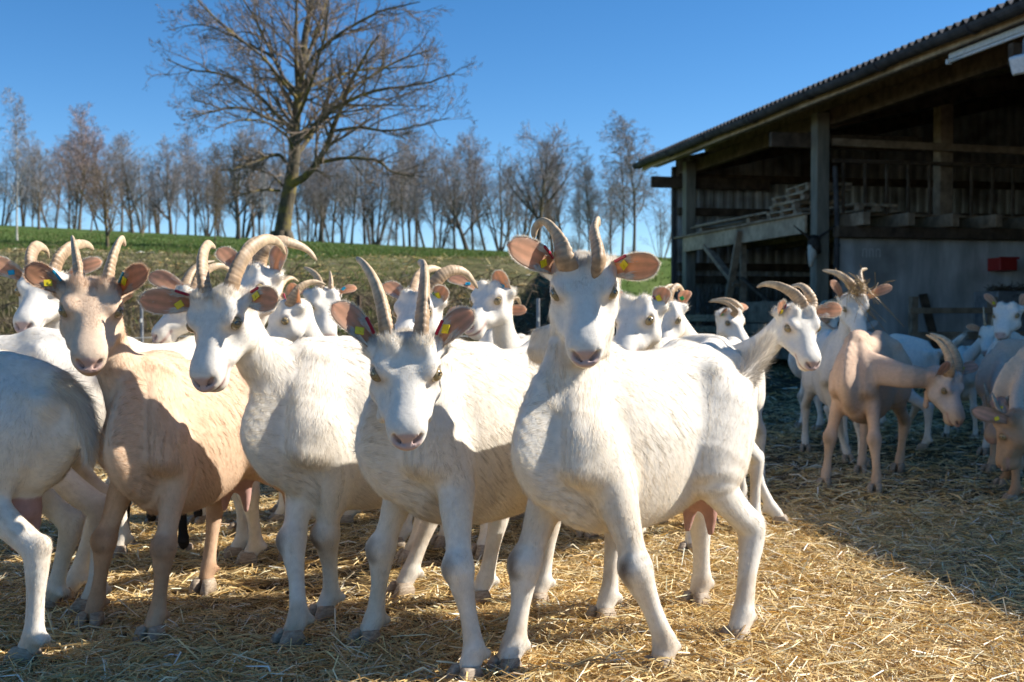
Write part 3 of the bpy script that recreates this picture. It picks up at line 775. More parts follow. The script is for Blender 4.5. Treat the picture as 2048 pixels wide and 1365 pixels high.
# fluorescent lamp under the eave
la, lb = 10.9, 13.5
lo_ = W((la+lb)/2, .15, EAVE_Z-.14)
r = placed('strip_lamp', lo_, 'long white strip lamp fixed under the barn eave at upper right', 'lamp')
m = OB(lo_); bbox_(m, la, lb, .03, .17, EAVE_Z-.115, EAVE_Z-.03, .01); m.build('lamp_housing', M['white_metal'], r)
m = OB(lo_); m.tube([W(s, .02, EAVE_Z-.15) for s in np.linspace(la+.05, lb-.05, 6)], .022, 10); m.build('tube', M['tube'], r, True)
for s in (la+.03, lb-.03):
    m = OB(lo_); bbox_(m, s-.02, s+.02, -.015, .055, EAVE_Z-.185, EAVE_Z-.117, .004); m.build('tube_holder', M['white_metal'], r)
# floodlight at the right edge
fo = at(2046, 128, 12.2)
r = placed('floodlight', fo, 'white floodlight hanging under the eave at the right edge', 'lamp')
m = OB(fo); m.frame(fo, nrm((-.8,-.5,-.35))*.06, nrm((.5,-.8,0))*.12, nrm((-.3,-.2,.9))*.10, .015); m.build('lamp_housing', M['white_metal'], r)
m = OB(fo); m.frame(fo+nrm((-.8,-.5,-.35))*.066, nrm((-.8,-.5,-.35))*.006, nrm((.5,-.8,0))*.10, nrm((-.3,-.2,.9))*.08, .003); m.build('glass', M['tube'], r)
m = OB(fo); m.tube([fo+(0,0,.08), fo+(.02,.02,.25), fo+(.1,.02,.40)], .014, 6); m.build('bracket', M['steel'], r)
# pallets on the loft
def pallet(s, q, z, rz, label, tilt=0.0):
    o = W(s, q, z)
    r = placed('pallet', o, label, 'pallet', 'wooden pallets on the loft edge')
    r.rotation_euler = (tilt, 0, rz + math.atan2(E_AX[1], E_AX[0]))
    m = MB()
    for k in range(5):
        m = MB(); y = -.36+k*.18; m.box(-.6, .6, y-.06, y+.06, .115, .137, .003); m.build('deck_board', M['wood_pale'], r)
    for x in (-.54, 0, .54):
        m = MB(); m.box(x-.05, x+.05, -.42, .42, .092, .113, .003); m.build('cross_board', M['wood_pale'], r)
    for x in (-.53, 0, .53):
        for y in (-.35, 0, .35):
            m = MB(); m.box(x-.07, x+.07, y-.05, y+.05, .022, .091, .004); m.build('block', M['wood'], r)
    for y in (-.36, 0, .36):
        m = MB(); m.box(-.6, .6, y-.05, y+.05, 0, .021, .003); m.build('skid', M['wood_pale'], r)
    return r
z = LZ+.014
pallet(20.05, 1.15, z, .03, 'bottom pallet of the stack on the loft edge, timber blocks facing the yard')
pallet(20.15, 1.22, z+.140, -.05, 'second pallet up in the stack on the loft edge')
pallet(19.9, 1.2, z+.280, .06, 'third pallet up in the stack on the loft edge')
pallet(19.55, 1.25, z+.420, -.12, 'topmost pallet of the stack beside the grey post')
pallet(18.98, 1.75, z, .1, 'pallet lying half hidden behind the grey post')
def planks(s0, s1, q0, z0, n, label, seed):
    rngp = np.random.default_rng(seed)
    for k in range(n):
        o = W((s0+s1)/2, q0+k*.2, z0+.03+.05*(k % 3))
        r = placed('plank', o, label, 'plank', 'planks lying on the loft edge')
        m = OB(o); d = rngp.uniform(-.06,.06)
        m.beam(W(s0+rngp.uniform(-.2,.2), q0+k*.17+d, z0+.03+.045*(k % 3)), W(s1, q0+k*.17-d, z0+.05+.045*(k % 3)), .15, .03); m.build('board', M['wood_pale'] if k % 2 else M['wood'], r)
planks(21.1, 24.6, .70, LZ+.12, 5, 'loose weathered plank among those laid flat on the left of the loft edge', 2)
for s in (21.4, 24.0):
    o = W(s, 1.05, LZ+.014); r = placed('timber_bearer', o, 'short timber block carrying the %s end of the loose planks on the loft' % ('right' if s < 22 else 'left'), 'timber')
    m = OB(o); bbox_(m, s-.07, s+.07, .66, 1.5, LZ+.014, LZ+.13); m.build('block', M['wood'], r)
# goat skull hung on the second post
so = W(18.43, .60, 2.05)
r = placed('goat_skull', so, 'horned animal skull hung on the grey barn post', 'skull')
m = OB(so)
P = [so+(0,0,.12), so+(-.01,-.03,.04), so+(-.03,-.05,-.08), so+(-.05,-.06,-.20), so+(-.06,-.06,-.30)]
m.tube(P, [.075,.10,.085,.055,.035], 10); m.build('skull', M['bone'], r, True)
m = OB(so); m.tube([so+(.03,.02,.22), so+(.0,-.02,.13), so+(.02,-.06,.04), so+(.06,-.05,-.08)], [.08,.11,.10,.06], 10); m.build('dried_hide', M['dark_hide'], r, True)
for sg in (-1, 1):
    m = OB(so); m.tube([so+(sg*.05,-.02,.10), so+(sg*.10,-.04,.22), so+(sg*.22,-.05,.30), so+(sg*.36,-.04,.42)], [.035,.03,.02,.008], 8); m.build('horn', M['dark_hide'], r, True)
# timber pens under the loft
def board_fence(s0, s1, q, zs, hb, label, mat, posts, cat='fence', dz=0.):
    o = W((s0+s1)/2, q, 0)
    r = placed('board_fence', o, label, cat, 'timber rails in front of the barn bays')
    for i, z in enumerate(zs):
        m = OB(o); m.beam(W(s0, q, z+dz), W(s1, q, z-dz), .035, hb, up=(0,0,1)); m.build('board', mat, r)
    for s in posts:
        m = OB(o); bbox_(m, s-.05, s+.05, q+.02, q+.12, 0, max(zs)+.12); m.build('post', M['wood'], r)
    return r
board_fence(22.2, 25.1, .45, (.36, .60, .84), .14, 'three pale horizontal boards fencing the left barn bay', M['wood_pale'], (22.3, 23.7, 25.0))
board_fence(18.9, 22.0, .50, (.20, .42, .64, .86, 1.06), .20, 'close-boarded grey timber partition under the loft', M['wood'], (19.1, 20.4, 21.8))
o = W(17.4, 4.2, 0)
r = placed('feed_rack', o, 'timber feed barrier with rails across the right barn bay', 'barrier')
for z, h in ((.22,.16),(.55,.14),(.98,.10)):
    m = OB(o); m.beam(W(17.5, 1.9, z), W(17.2, 9.5, z+.02), .05, h); m.build('rail', M['wood'], r)
for q in (2.0, 3.5, 5.0, 6.5, 8.0, 9.4):
    m = OB(o); m.beam(W(17.56, q, 0), W(17.54, q, 1.22), .12, .12, up=PX_); m.build('post', M['wood'], r)
# things by the concrete wall
o = W(18.42, 4.2, 1.68)
r = placed('plastic_crate', o, 'red plastic box fixed to the concrete wall', 'crate')
m = OB(o)
bbox_(m, 18.05, 18.08, 4.0, 4.34, 1.70, 1.93); bbox_(m, 18.40, 18.43, 4.0, 4.34, 1.70, 1.93); bbox_(m, 18.081, 18.399, 4.0, 4.03, 1.70, 1.93); bbox_(m, 18.081, 18.399, 4.31, 4.34, 1.70, 1.93); bbox_(m, 18.081, 18.399, 4.031, 4.309, 1.70, 1.73)
m.build('box', M['red'], r)
m = OB(o); bbox_(m, 18.02, 18.05, 3.97, 4.37, 1.90, 1.94); m.build('rim', M['red'], r)
o = W(17.95, 4.1, 0)
r = placed('feed_bin', o, 'tall grey steel bin under the red box', 'bin')
m = OB(o)
bbox_(m, 17.6, 17.63, 3.65, 4.55, .45, 1.32); bbox_(m, 18.27, 18.3, 3.65, 4.55, .45, 1.32); bbox_(m, 17.631, 18.269, 3.65, 3.68, .45, 1.32); bbox_(m, 17.631, 18.269, 4.52, 4.55, .45, 1.32); bbox_(m, 17.631, 18.269, 3.681, 4.519, .45, .48)
m.build('body', M['steel'], r)
for q in (3.73, 4.47):
    for s in (17.68, 18.22):
        m = OB(o); bbox_(m, s-.03, s+.03, q-.03, q+.03, 0, .449); m.build('leg', M['steel'], r)
o2 = W(17.95, 4.1, 1.28); rngh = np.random.default_rng(4); nn = 260
a = rngh.uniform(0,6.28,nn); b0 = np.stack([rngh.uniform(-.3,.3,nn), rngh.uniform(-.36,.36,nn), rngh.uniform(-.08,.12,nn)],1)
dd = np.stack([np.cos(a),np.sin(a),rngh.uniform(-.1,.9,nn)],1)*rngh.uniform(.1,.25,nn)[:,None]
V, F = tubes(np.stack([b0-dd*.5, b0+dd*.1, b0+dd*.6],1)+o2, np.full((nn,3),.007), 3)
tag(raw_obj('hay_heap', V, F, M['bramble']), 'dark heap of hay and twigs piled in the grey steel bin', 'hay', kind='stuff')
o = W(18.2, 2.75, 0)
r = placed('plank', o, 'dark plank leaning upright against the concrete wall', 'plank')
m = OB(o); m.beam(W(18.05, 2.85, .02), W(18.40, 2.70, 1.28), .16, .04, up=EX); m.build('board', M['wood_dark'], r)
o = W(25.1, .45, .75)
r = placed('canister', o, 'green plastic canister hanging on the corner post of the barn', 'canister')
m = OB(o); m.frame(o, EX*.12, PX_*.14, UZ*.22, .04); m.build('body', M['green'], r)
m = OB(o); m.tube([o+UZ*.22-PX_*.07, o+UZ*.29-PX_*.04, o+UZ*.29+PX_*.04, o+UZ*.22+PX_*.07], .018, 7); m.build('handle', M['green'], r)
# dry brush leaning in the left bay
rngh = np.random.default_rng(9); nn = 420
c0 = np.stack([rngh.uniform(22.6,25.0,nn), rngh.uniform(.8,2.0,nn)],1); base = np.array([W(s,q,0.) for s,q in c0])
hh = rngh.uniform(.5,2.0,nn); tt = np.linspace(0,1,5)
P = base[:,None,:]+np.stack([rngh.normal(0,.25,nn)[:,None]*tt**1.5, rngh.normal(0,.25,nn)[:,None]*tt**1.5, hh[:,None]*tt],2)+rngh.normal(0,.02,(nn,5,3))
V, F = tubes(P, np.linspace(.012,.004,5)[None].repeat(nn,0), 3)
tag(raw_obj('brushwood', V, F, M['bramble']), 'dark dry brushwood standing in the left barn bay', 'brushwood', kind='stuff')
# ---------------------------------------------------------------- goats: the body is grown as one smooth surface around lofted limbs
def catmull(A, m):
    """resample rows of A (n,c) smoothly to m rows"""
    n = len(A)
    if n == 2: t = np.linspace(0,1,m)[:,None]; return A[0]*(1-t)+A[1]*t
    Q = np.vstack([2*A[0]-A[1], A, 2*A[-1]-A[-2]])
    s = np.linspace(0, n-1, m); k = np.clip(s.astype(int), 0, n-2); w = (s-k)[:,None]
    p0,p1,p2,p3 = Q[k],Q[k+1],Q[k+2],Q[k+3]
    return .5*((2*p1)+(-p0+p2)*w+(2*p0-5*p1+4*p2-p3)*w*w+(-p0+3*p1-3*p2+p3)*w**3)

class Field:
    def __init__(s, lo, hi, vox):
        s.vox = vox; s.lo = np.asarray(lo, float)
        s.n = np.ceil((np.asarray(hi)-s.lo)/vox).astype(int)+1
        s.ax = [(s.lo[i]+np.arange(s.n[i])*vox).astype(np.float32) for i in range(3)]
        s.F = np.full(s.n, .5, np.float32); s.B = np.full(s.n, .5, np.float32); s.S = np.full(s.n, -1, np.int16)
        s.flow = []; s.grp = []
    def box(s, a, b):
        i0 = np.maximum(0, np.floor((a-s.lo)/s.vox).astype(int)); i1 = np.minimum(s.n, np.ceil((b-s.lo)/s.vox).astype(int)+1)
        return tuple(slice(int(p), int(max(p, q))) for p, q in zip(i0, i1))
    def coords(s, bx):
        return s.ax[0][bx[0]][:,None,None], s.ax[1][bx[1]][None,:,None], s.ax[2][bx[2]][None,None,:]
    def merge(s, bx, D, k, sub=False):
        F = s.F[bx]
        if sub:
            h = np.maximum(k-np.abs(F+D), 0)/k; s.F[bx] = np.maximum(F, -D)+h*h*k*.25
        else:
            h = np.maximum(k-np.abs(F-D), 0)/k; s.F[bx] = np.minimum(F, D)-h*h*k*.25
    def loft(s, st, up, k=.03, grp=0, flow=1, m=None, sub=False, tp=0.):
        """st rows: x y z a t b n ; up: reference vector(s)"""
        st = np.asarray(st, float); n0 = len(st)
        up = np.asarray(up, float); up = np.tile(up, (n0,1)) if up.ndim == 1 else up
        m = m or max(2, (n0-1)*3+1)
        A = catmull(np.hstack([st, up]), m)
        A[:,3:6] = np.maximum(A[:,3:6], .002)
        Cc = A[:,:3]; U0 = A[:,7:10]
        T = np.gradient(Cc, axis=0); T /= np.linalg.norm(T,axis=1,keepdims=True)
        Sd = np.cross(U0, T); Sd /= np.linalg.norm(Sd,axis=1,keepdims=True); Up = np.cross(T, Sd)
        tpv = None if np.isscalar(tp) else np.interp(np.linspace(0,1,m), np.linspace(0,1,n0), tp)
        pad = max(k, .02)+.004
        rad = A[:,3:6].max(1)
        lo = (Cc-rad[:,None]).min(0)-pad; hi = (Cc+rad[:,None]).max(0)+pad
        gb = s.box(lo, hi); off = [g.start for g in gb]
        D = np.full([g.stop-g.start for g in gb], .5, np.float32)
        for i in range(m-1):
            a, b = Cc[i], Cc[i+1]; r = max(rad[i], rad[i+1])+pad
            bx = s.box(np.minimum(a,b)-r, np.maximum(a,b)+r)
            bx = tuple(slice(max(c.start, g.start), min(c.stop, g.stop)) for c, g in zip(bx, gb))
            if any(q.stop <= q.start for q in bx): continue
            X, Y, Z = s.coords(bx); dv = b-a; L2 = float(dv@dv)
            f = np.float32
            t = np.clip(((X-f(a[0]))*f(dv[0])+(Y-f(a[1]))*f(dv[1])+(Z-f(a[2]))*f(dv[2]))*f(1/L2), 0, 1)
            rx = X-(f(a[0])+t*f(dv[0])); ry = Y-(f(a[1])+t*f(dv[1])); rz = Z-(f(a[2])+t*f(dv[2]))
            sd = nrm(Sd[i]+Sd[i+1]); uu = nrm(Up[i]+Up[i+1]); tt = nrm(dv)
            u = np.abs(rx*f(sd[0])+ry*f(sd[1])+rz*f(sd[2])); v = rx*f(uu[0])+ry*f(uu[1])+rz*f(uu[2]); w = rx*f(tt[0])+ry*f(tt[1])+rz*f(tt[2])
            ra = f(A[i,3])+t*f(A[i+1,3]-A[i,3]); rt = f(A[i,4])+t*f(A[i+1,4]-A[i,4]); rb = f(A[i,5])+t*f(A[i+1,5]-A[i,5])
            if tpv is not None: u = u/(1-f((tpv[i]+tpv[i+1])/2)*np.clip(v/rt,0,1))
            h = np.where(v > 0, rt, rb); ne = (A[i,6]+A[i+1,6])/2
            if abs(ne-2) < .05: q2 = (u/ra)**2+(v/h)**2
            else: q2 = ((u/ra)**f(ne)+(np.abs(v)/h)**f(ne))**f(2/ne)
            q = np.sqrt(q2+(w/np.minimum(ra, h))**2+f(1e-6)); rr = np.sqrt(u*u+v*v+w*w)
            d = np.where(q > .15, rr*(1-1/np.maximum(q, f(.15))), -np.minimum(ra, h)*f(.8))
            sl = tuple(slice(c.start-o, c.stop-o) for c, o in zip(bx, off))
            D[sl] = np.minimum(D[sl], d)
            if not sub:
                mk = d < s.B[bx]; s.B[bx] = np.where(mk, d, s.B[bx]); s.S[bx] = np.where(mk, len(s.flow), s.S[bx])
                s.flow.append(tt*flow); s.grp.append(grp)
        s.merge(gb, D, k, sub)
    def ball(s, c, r, k=.02, sub=False, scale=(1,1,1)):
        c = np.asarray(c, float); sc = np.asarray(scale, float); pad = k+.01
        bx = s.box(c-r*sc-pad, c+r*sc+pad)
        if any(q.stop <= q.start for q in bx): return
        X, Y, Z = s.coords(bx)
        D = (np.sqrt(((X-c[0])/sc[0])**2+((Y-c[1])/sc[1])**2+((Z-c[2])/sc[2])**2)-r)*sc.min()
        s.merge(bx, D.astype(np.float32), k, sub)
    def capsule(s, a, b, r0, r1, k=.02, sub=False):
        a = np.asarray(a, float); b = np.asarray(b, float); r = max(r0, r1)+k+.01
        bx = s.box(np.minimum(a,b)-r, np.maximum(a,b)+r)
        if any(q.stop <= q.start for q in bx): return
        X, Y, Z = s.coords(bx); dv = b-a
        t = np.clip(((X-a[0])*dv[0]+(Y-a[1])*dv[1]+(Z-a[2])*dv[2])/max(1e-9, dv@dv), 0, 1)
        D = np.sqrt((X-a[0]-t*dv[0])**2+(Y-a[1]-t*dv[1])**2+(Z-a[2]-t*dv[2])**2)-(r0+t*(r1-r0))
        s.merge(bx, D.astype(np.float32), k, sub)
    def surface(s):
        F = s.F; ins = F < 0
        nx, ny, nz = F.shape
        cnt = np.zeros((nx-1,ny-1,nz-1), np.uint8)
        for i in (0,1):
            for j in (0,1):
                for k in (0,1): cnt += ins[i:nx-1+i, j:ny-1+j, k:nz-1+k]
        I, J, K = np.nonzero((cnt > 0) & (cnt < 8)); del cnt
        cs = [(i,j,k) for i in (0,1) for j in (0,1) for k in (0,1)]
        val = np.stack([F[I+i,J+j,K+k] for i,j,k in cs], 1)
        acc = np.zeros((len(I),3), np.float32); num = np.zeros(len(I), np.float32)
        ca = np.array(cs, np.float32)
        for a in range(8):
            for b in range(a+1, 8):
                if sum(abs(np.array(cs[a])-np.array(cs[b]))) != 1: continue
                va, vb = val[:,a], val[:,b]; cr = (va < 0) != (vb < 0)
                t = np.where(cr, va/np.where(cr, va-vb, 1), 0)
                p = ca[a][None]+t[:,None]*(ca[b]-ca[a])[None]
                acc += p*cr[:,None]; num += cr
        acc /= num[:,None]
        V = s.lo[None]+(np.stack([I,J,K],1)+acc)*s.vox
        vid = np.full((nx-1,ny-1,nz-1), -1, np.int32); vid[I,J,K] = np.arange(len(I))
        Q = []
        for ax in range(3):
            sl0 = [slice(1,-1)]*3; sl1 = [slice(1,-1)]*3; sl0[ax] = slice(0,-1); sl1[ax] = slice(1,None)
            a = ins[tuple(sl0)]; b = ins[tuple(sl1)]; E = np.argwhere(a != b)
            sg = a[tuple(E.T)]
            E = E+1; E[:,ax] -= 1
            o1, o2 = [(1,2),(2,0),(0,1)][ax]
            def cell(d1, d2):
                e = E.copy(); e[:,o1] -= d1; e[:,o2] -= d2; return vid[tuple(e.T)]
            q = np.stack([cell(1,1), cell(0,1), cell(0,0), cell(1,0)], 1)
            q[~sg] = q[~sg][:,::-1]; Q.append(q)
        Q = np.concatenate(Q); Q = Q[(Q >= 0).all(1)]
        seg = s.S[np.clip(I,0,nx-1), J, K]
        seg = np.where(seg < 0, 0, seg)
        return V, Q, seg

def mesh_edges(Q):
    E = np.concatenate([Q[:,[0,1]], Q[:,[1,2]], Q[:,[2,3]], Q[:,[3,0]]]); E.sort(axis=1)
    return np.unique(E, axis=0)
def relax(A, E, it, lam=.5):
    n = len(A); deg = np.bincount(E.ravel(), minlength=n).astype(float)
    A = A.astype(float)
    one = A.ndim == 1
    if one: A = A[:,None]
    for _ in range(it):
        o = np.empty_like(A)
        for c in range(A.shape[1]):
            o[:,c] = np.bincount(E[:,0], A[E[:,1],c], n)+np.bincount(E[:,1], A[E[:,0],c], n)
        A = A*(1-lam)+lam*o/np.maximum(1, deg)[:,None]
    return A[:,0] if one else A

_lr = np.random.default_rng(8); LK = _lr.normal(size=(10,3)); LK /= np.linalg.norm(LK,axis=1,keepdims=True); LK *= np.array([420,510,600,690,470,560,150,190,230,170])[:,None]
def strands(V, Q, flow, ln, dens, col, N, wid, rng, lift=.22, jit=.28, seed_col=.10):
    a = V[Q[:,0]]; b = V[Q[:,1]]; c = V[Q[:,2]]; d = V[Q[:,3]]
    nr = np.cross(c-a, d-b); ar = np.linalg.norm(nr, axis=1); nr = nr/np.maximum(1e-12, ar)[:,None]
    w = ar*dens[Q].mean(1); p = np.cumsum(w); f = np.searchsorted(p, rng.uniform(0, p[-1], N)); f = np.minimum(f, len(Q)-1)
    u = rng.uniform(0,1,(N,1)); v = rng.uniform(0,1,(N,1))
    def bl(X): return (X[Q[f,0]]*(1-u)+X[Q[f,1]]*u)*(1-v)+(X[Q[f,3]]*(1-u)+X[Q[f,2]]*u)*v
    P = bl(V); Fl = bl(flow); L = bl(ln[:,None])[:,0]*rng.uniform(.55,1.25,N); Cc = bl(col); n = nr[f]
    Fl = Fl-n*(Fl*n).sum(1,keepdims=True); Fl /= np.maximum(1e-6, np.linalg.norm(Fl,axis=1,keepdims=True))
    # locks: neighbouring hairs bend the same way
    cl = np.stack([np.sin(P[:,0]*61+P[:,2]*37)+np.sin(P[:,1]*53-P[:,2]*71), np.sin(P[:,1]*67+P[:,0]*29)+np.sin(P[:,2]*59+P[:,0]*47), np.sin(P[:,2]*43-P[:,1]*33)+np.sin(P[:,0]*73)],1)*.09
    D = Fl+cl+rng.normal(0, jit, (N,3))*.42
    D = D-n*(D*n).sum(1,keepdims=True); D /= np.maximum(1e-6, np.linalg.norm(D,axis=1,keepdims=True))
    # streaks that run with the hair: noise averaged along the lie of the coat
    lk = np.zeros(N); lk2 = np.zeros(N)
    for h_ in np.linspace(-.034, .034, 9):
        X_ = P+Fl*h_
        lk += np.sin(X_@LK[0])+np.sin(X_@LK[1]+1)+np.sin(X_@LK[2]+2)+np.sin(X_@LK[3]+3)+np.sin(X_@LK[4]+4)+np.sin(X_@LK[5]+5)
        lk2 += np.sin(X_@LK[6])+np.sin(X_@LK[7]+1)+np.sin(X_@LK[8]+2)+np.sin(X_@LK[9]+3)
    lk *= 1.0/max(1e-6, lk.std()); lk2 *= 1.0/max(1e-6, lk2.std())
    lf = lift*(rng.uniform(.2,1.5,N)*(1+.17*lk))[:,None]; lf = np.clip(lf, .02, .8)
    D2 = D*np.sqrt(np.maximum(.1,1-lf*lf))+n*lf
    sd = np.cross(D2, n); sd /= np.maximum(1e-6, np.linalg.norm(sd,axis=1,keepdims=True))
    ro = rng.normal(0,.30,(N,1))+(.20*lk+.12*lk2)[:,None]; sd = sd*np.cos(ro)+np.cross(D2, sd)*np.sin(ro)
    W = (wid*rng.uniform(.6,1.3,N))[:,None]
    tip = P+D2*L[:,None]-n*(L*.10)[:,None]
    VV = np.stack([P-sd*W*.5-n*.002, P+sd*W*.5-n*.002, tip],1).reshape(-1,3)
    lock = 1-.085*(lk+.25)-.035*lk2
    cc = np.clip(Cc*(1+rng.normal(0,1,(N,1))*(seed_col*np.where(L < .018, 1.7, 1.0))[:,None])*lock[:,None], 0, .93)
    return VV, np.repeat(cc, 3, axis=0)

def horn_mesh(P, r0, colbase, coltip, rng, ridges=1.0):
    P = catmull(np.asarray(P, float), 70); n = len(P); k = 16
    T = np.gradient(P, axis=0); L = np.concatenate([[0], np.cumsum(np.linalg.norm(np.diff(P,axis=0),axis=1))])
    T /= np.linalg.norm(T,axis=1,keepdims=True)
    bend = P[-1]-P[0]; ref = nrm(np.cross(T[0], nrm(P[-1]-P[n//2]))+1e-4)
    s = L/L[-1]; V = []; col = []
    ph = rng.uniform(0,6.28)
    for i in range(n):
        a = nrm(ref-T[i]*(ref@T[i])); b = np.cross(T[i], a)
        r = r0*(1-s[i]**1.5*.80)*(1-.0*s[i])
        if s[i] > .93: r *= math.sqrt(max(.03, 1-((s[i]-.93)/.07)**2))
        rg = 1+ridges*(.062*math.sin(L[i]*2*math.pi/.0125+ph)+.035*math.sin(L[i]*2*math.pi/.037+1.3*ph))*(1-s[i])**.6
        for j in range(k):
            q = 2*math.pi*j/k
            e = 1.0 if math.sin(q) < 0 else 1.0+.22*max(0, math.sin(q))**3
            V.append(P[i]+(math.cos(q)*a*.80+math.sin(q)*b*1.12*e)*r*(1+(rg-1)*(1 if math.sin(q) > -.5 else .5)))
            t = s[i]; base = np.array(colbase)*(1-t)+np.array(coltip)*t
            dk = 1-.42*max(0, -math.sin(L[i]*2*math.pi/.0125+ph))*(1-t)
            tipd = 1-.35*max(0, (t-.88)/.12)
            col.append(base*dk*tipd)
    F = [(i*k+j, i*k+(j+1)%k, (i+1)*k+(j+1)%k, (i+1)*k+j) for i in range(n-1) for j in range(k)]
    return np.array(V), np.array(F), np.array(col)

def ear_mesh(B, Tp, N, wd, white, inner, rng, droop=.0):
    """leaf-shaped cupped ear from base B to tip Tp, its inside towards N"""
    B = np.asarray(B); Tp = np.asarray(Tp); a = Tp-B; L = np.linalg.norm(a); a = a/L
    N = nrm(N-a*(N@a)); sd = np.cross(N, a)
    nu, nv = 22, 13
    us = np.linspace(0,1,nu); vs = np.linspace(-1,1,nv)
    w = wd*.5*np.interp(us, [0,.08,.22,.42,.62,.78,.90,.97,1], [.46,.50,.64,.86,1.0,.96,.76,.44,.10])
    Vi = []; Vo = []; Ci = []; Co = []
    for i, u in enumerate(us):
        base = B+a*L*u+N*(L*.10*math.sin(u*math.pi*.9)-droop*L*u*u)
        cup = .72*(1-.60*u)
        for v in vs:
            th = v*cup*1.35
            off = sd*(w[i]*math.sin(th)/max(.3, math.sin(cup*1.35)) if cup > .2 else w[i]*v)+N*w[i]*(1-math.cos(th))*.9
            p = base+off
            t = .0022*(1-v*v)+.0006
            Vi.append(p+N*t); Vo.append(p-N*t)
            edge = abs(v)**3
            c = np.array(inner)*(1-edge*.55)+np.array(white)*edge*.55
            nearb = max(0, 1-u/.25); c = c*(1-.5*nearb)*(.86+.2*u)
            fr = .92+.12*math.sin(v*9+u*5)
            Ci.append(c*fr); Co.append(np.array(white))
    V = np.array(Vi+Vo); Cc = np.array(Ci+Co); n1 = nu*nv
    i = (np.arange(nu-1)[:,None]*nv+np.arange(nv-1)[None]).ravel()
    Fi = np.stack([i, i+1, i+nv+1, i+nv],1); Fo = Fi[:,::-1]+n1
    bd = list(range(0,nv))+[k*nv+nv-1 for k in range(1,nu)]+[(nu-1)*nv+k for k in range(nv-2,-1,-1)]+[k*nv for k in range(nu-2,0,-1)]
    bd = np.array(bd); b2 = np.roll(bd,-1)
    Fe = np.stack([bd, bd+n1, b2+n1, b2],1)
    F = np.concatenate([Fi,Fo,Fe])
    # point and frame on the inside for the tags
    def pt(u, v):
        k = int(round(u*(nu-1)))*nv+int(round((v+1)/2*(nv-1))); return V[k]
    return V, F, Cc, pt, a, N, sd, (Fi, Fo)

WHITE = np.array((.80,.735,.630)); CREAM = np.array((.72,.60,.45)); PINK = np.array((.56,.36,.31))
NOSTRIL = [((.311,.0100,-.076),(.304,.020,-.067),.0046),((.304,.020,-.067),(.295,.028,-.060),.0052)]
MOUTH = [((.313,0,-.097),(.295,.034,-.096),.0030),((.295,.034,-.096),(.262,.050,-.090),.0032),((.262,.050,-.090),(.228,.052,-.080),.0028)]
def segd(X, a, b, sg):
    a = np.array((a[0],a[1]*sg,a[2])); b = np.array((b[0],b[1]*sg,b[2])); dv = b-a
    t = np.clip(((X-a)@dv)/(dv@dv),0,1); return np.linalg.norm(X-a-t[:,None]*dv,axis=1)
COATS = {'white': dict(c=WHITE, leg=WHITE*.96, face=WHITE, inner=(.96,.57,.36), back=WHITE),
         'tan': dict(c=np.array((.69,.505,.35)), leg=np.array((.56,.37,.235)), face=np.array((.72,.53,.37)), inner=(.92,.50,.27), back=np.array((.66,.48,.31))),
         'fawn': dict(c=np.array((.68,.48,.34)), leg=np.array((.64,.46,.33)), face=np.array((.72,.60,.50)), inner=(.90,.62,.48), back=np.array((.60,.42,.29))),
         'greytan': dict(c=np.array((.56,.44,.34)), leg=np.array((.52,.39,.28)), face=np.array((.55,.42,.31)), inner=(.85,.60,.48), back=np.array((.56,.46,.37))),
         'cream': dict(c=np.array((.66,.52,.38)), leg=np.array((.42,.27,.17)), face=np.array((.40,.27,.17)), inner=(.90,.64,.50), back=np.array((.68,.56,.42))),
         'black': dict(c=np.array((.018,.015,.013)), leg=np.array((.014,.012,.011)), face=np.array((.02,.016,.014)), inner=(.16,.10,.08), back=np.array((.02,.017,.015)))}
EYE_L = np.array((.098, .0625, -.030)); HX0 = .745; HY0 = .965
GOATS = []
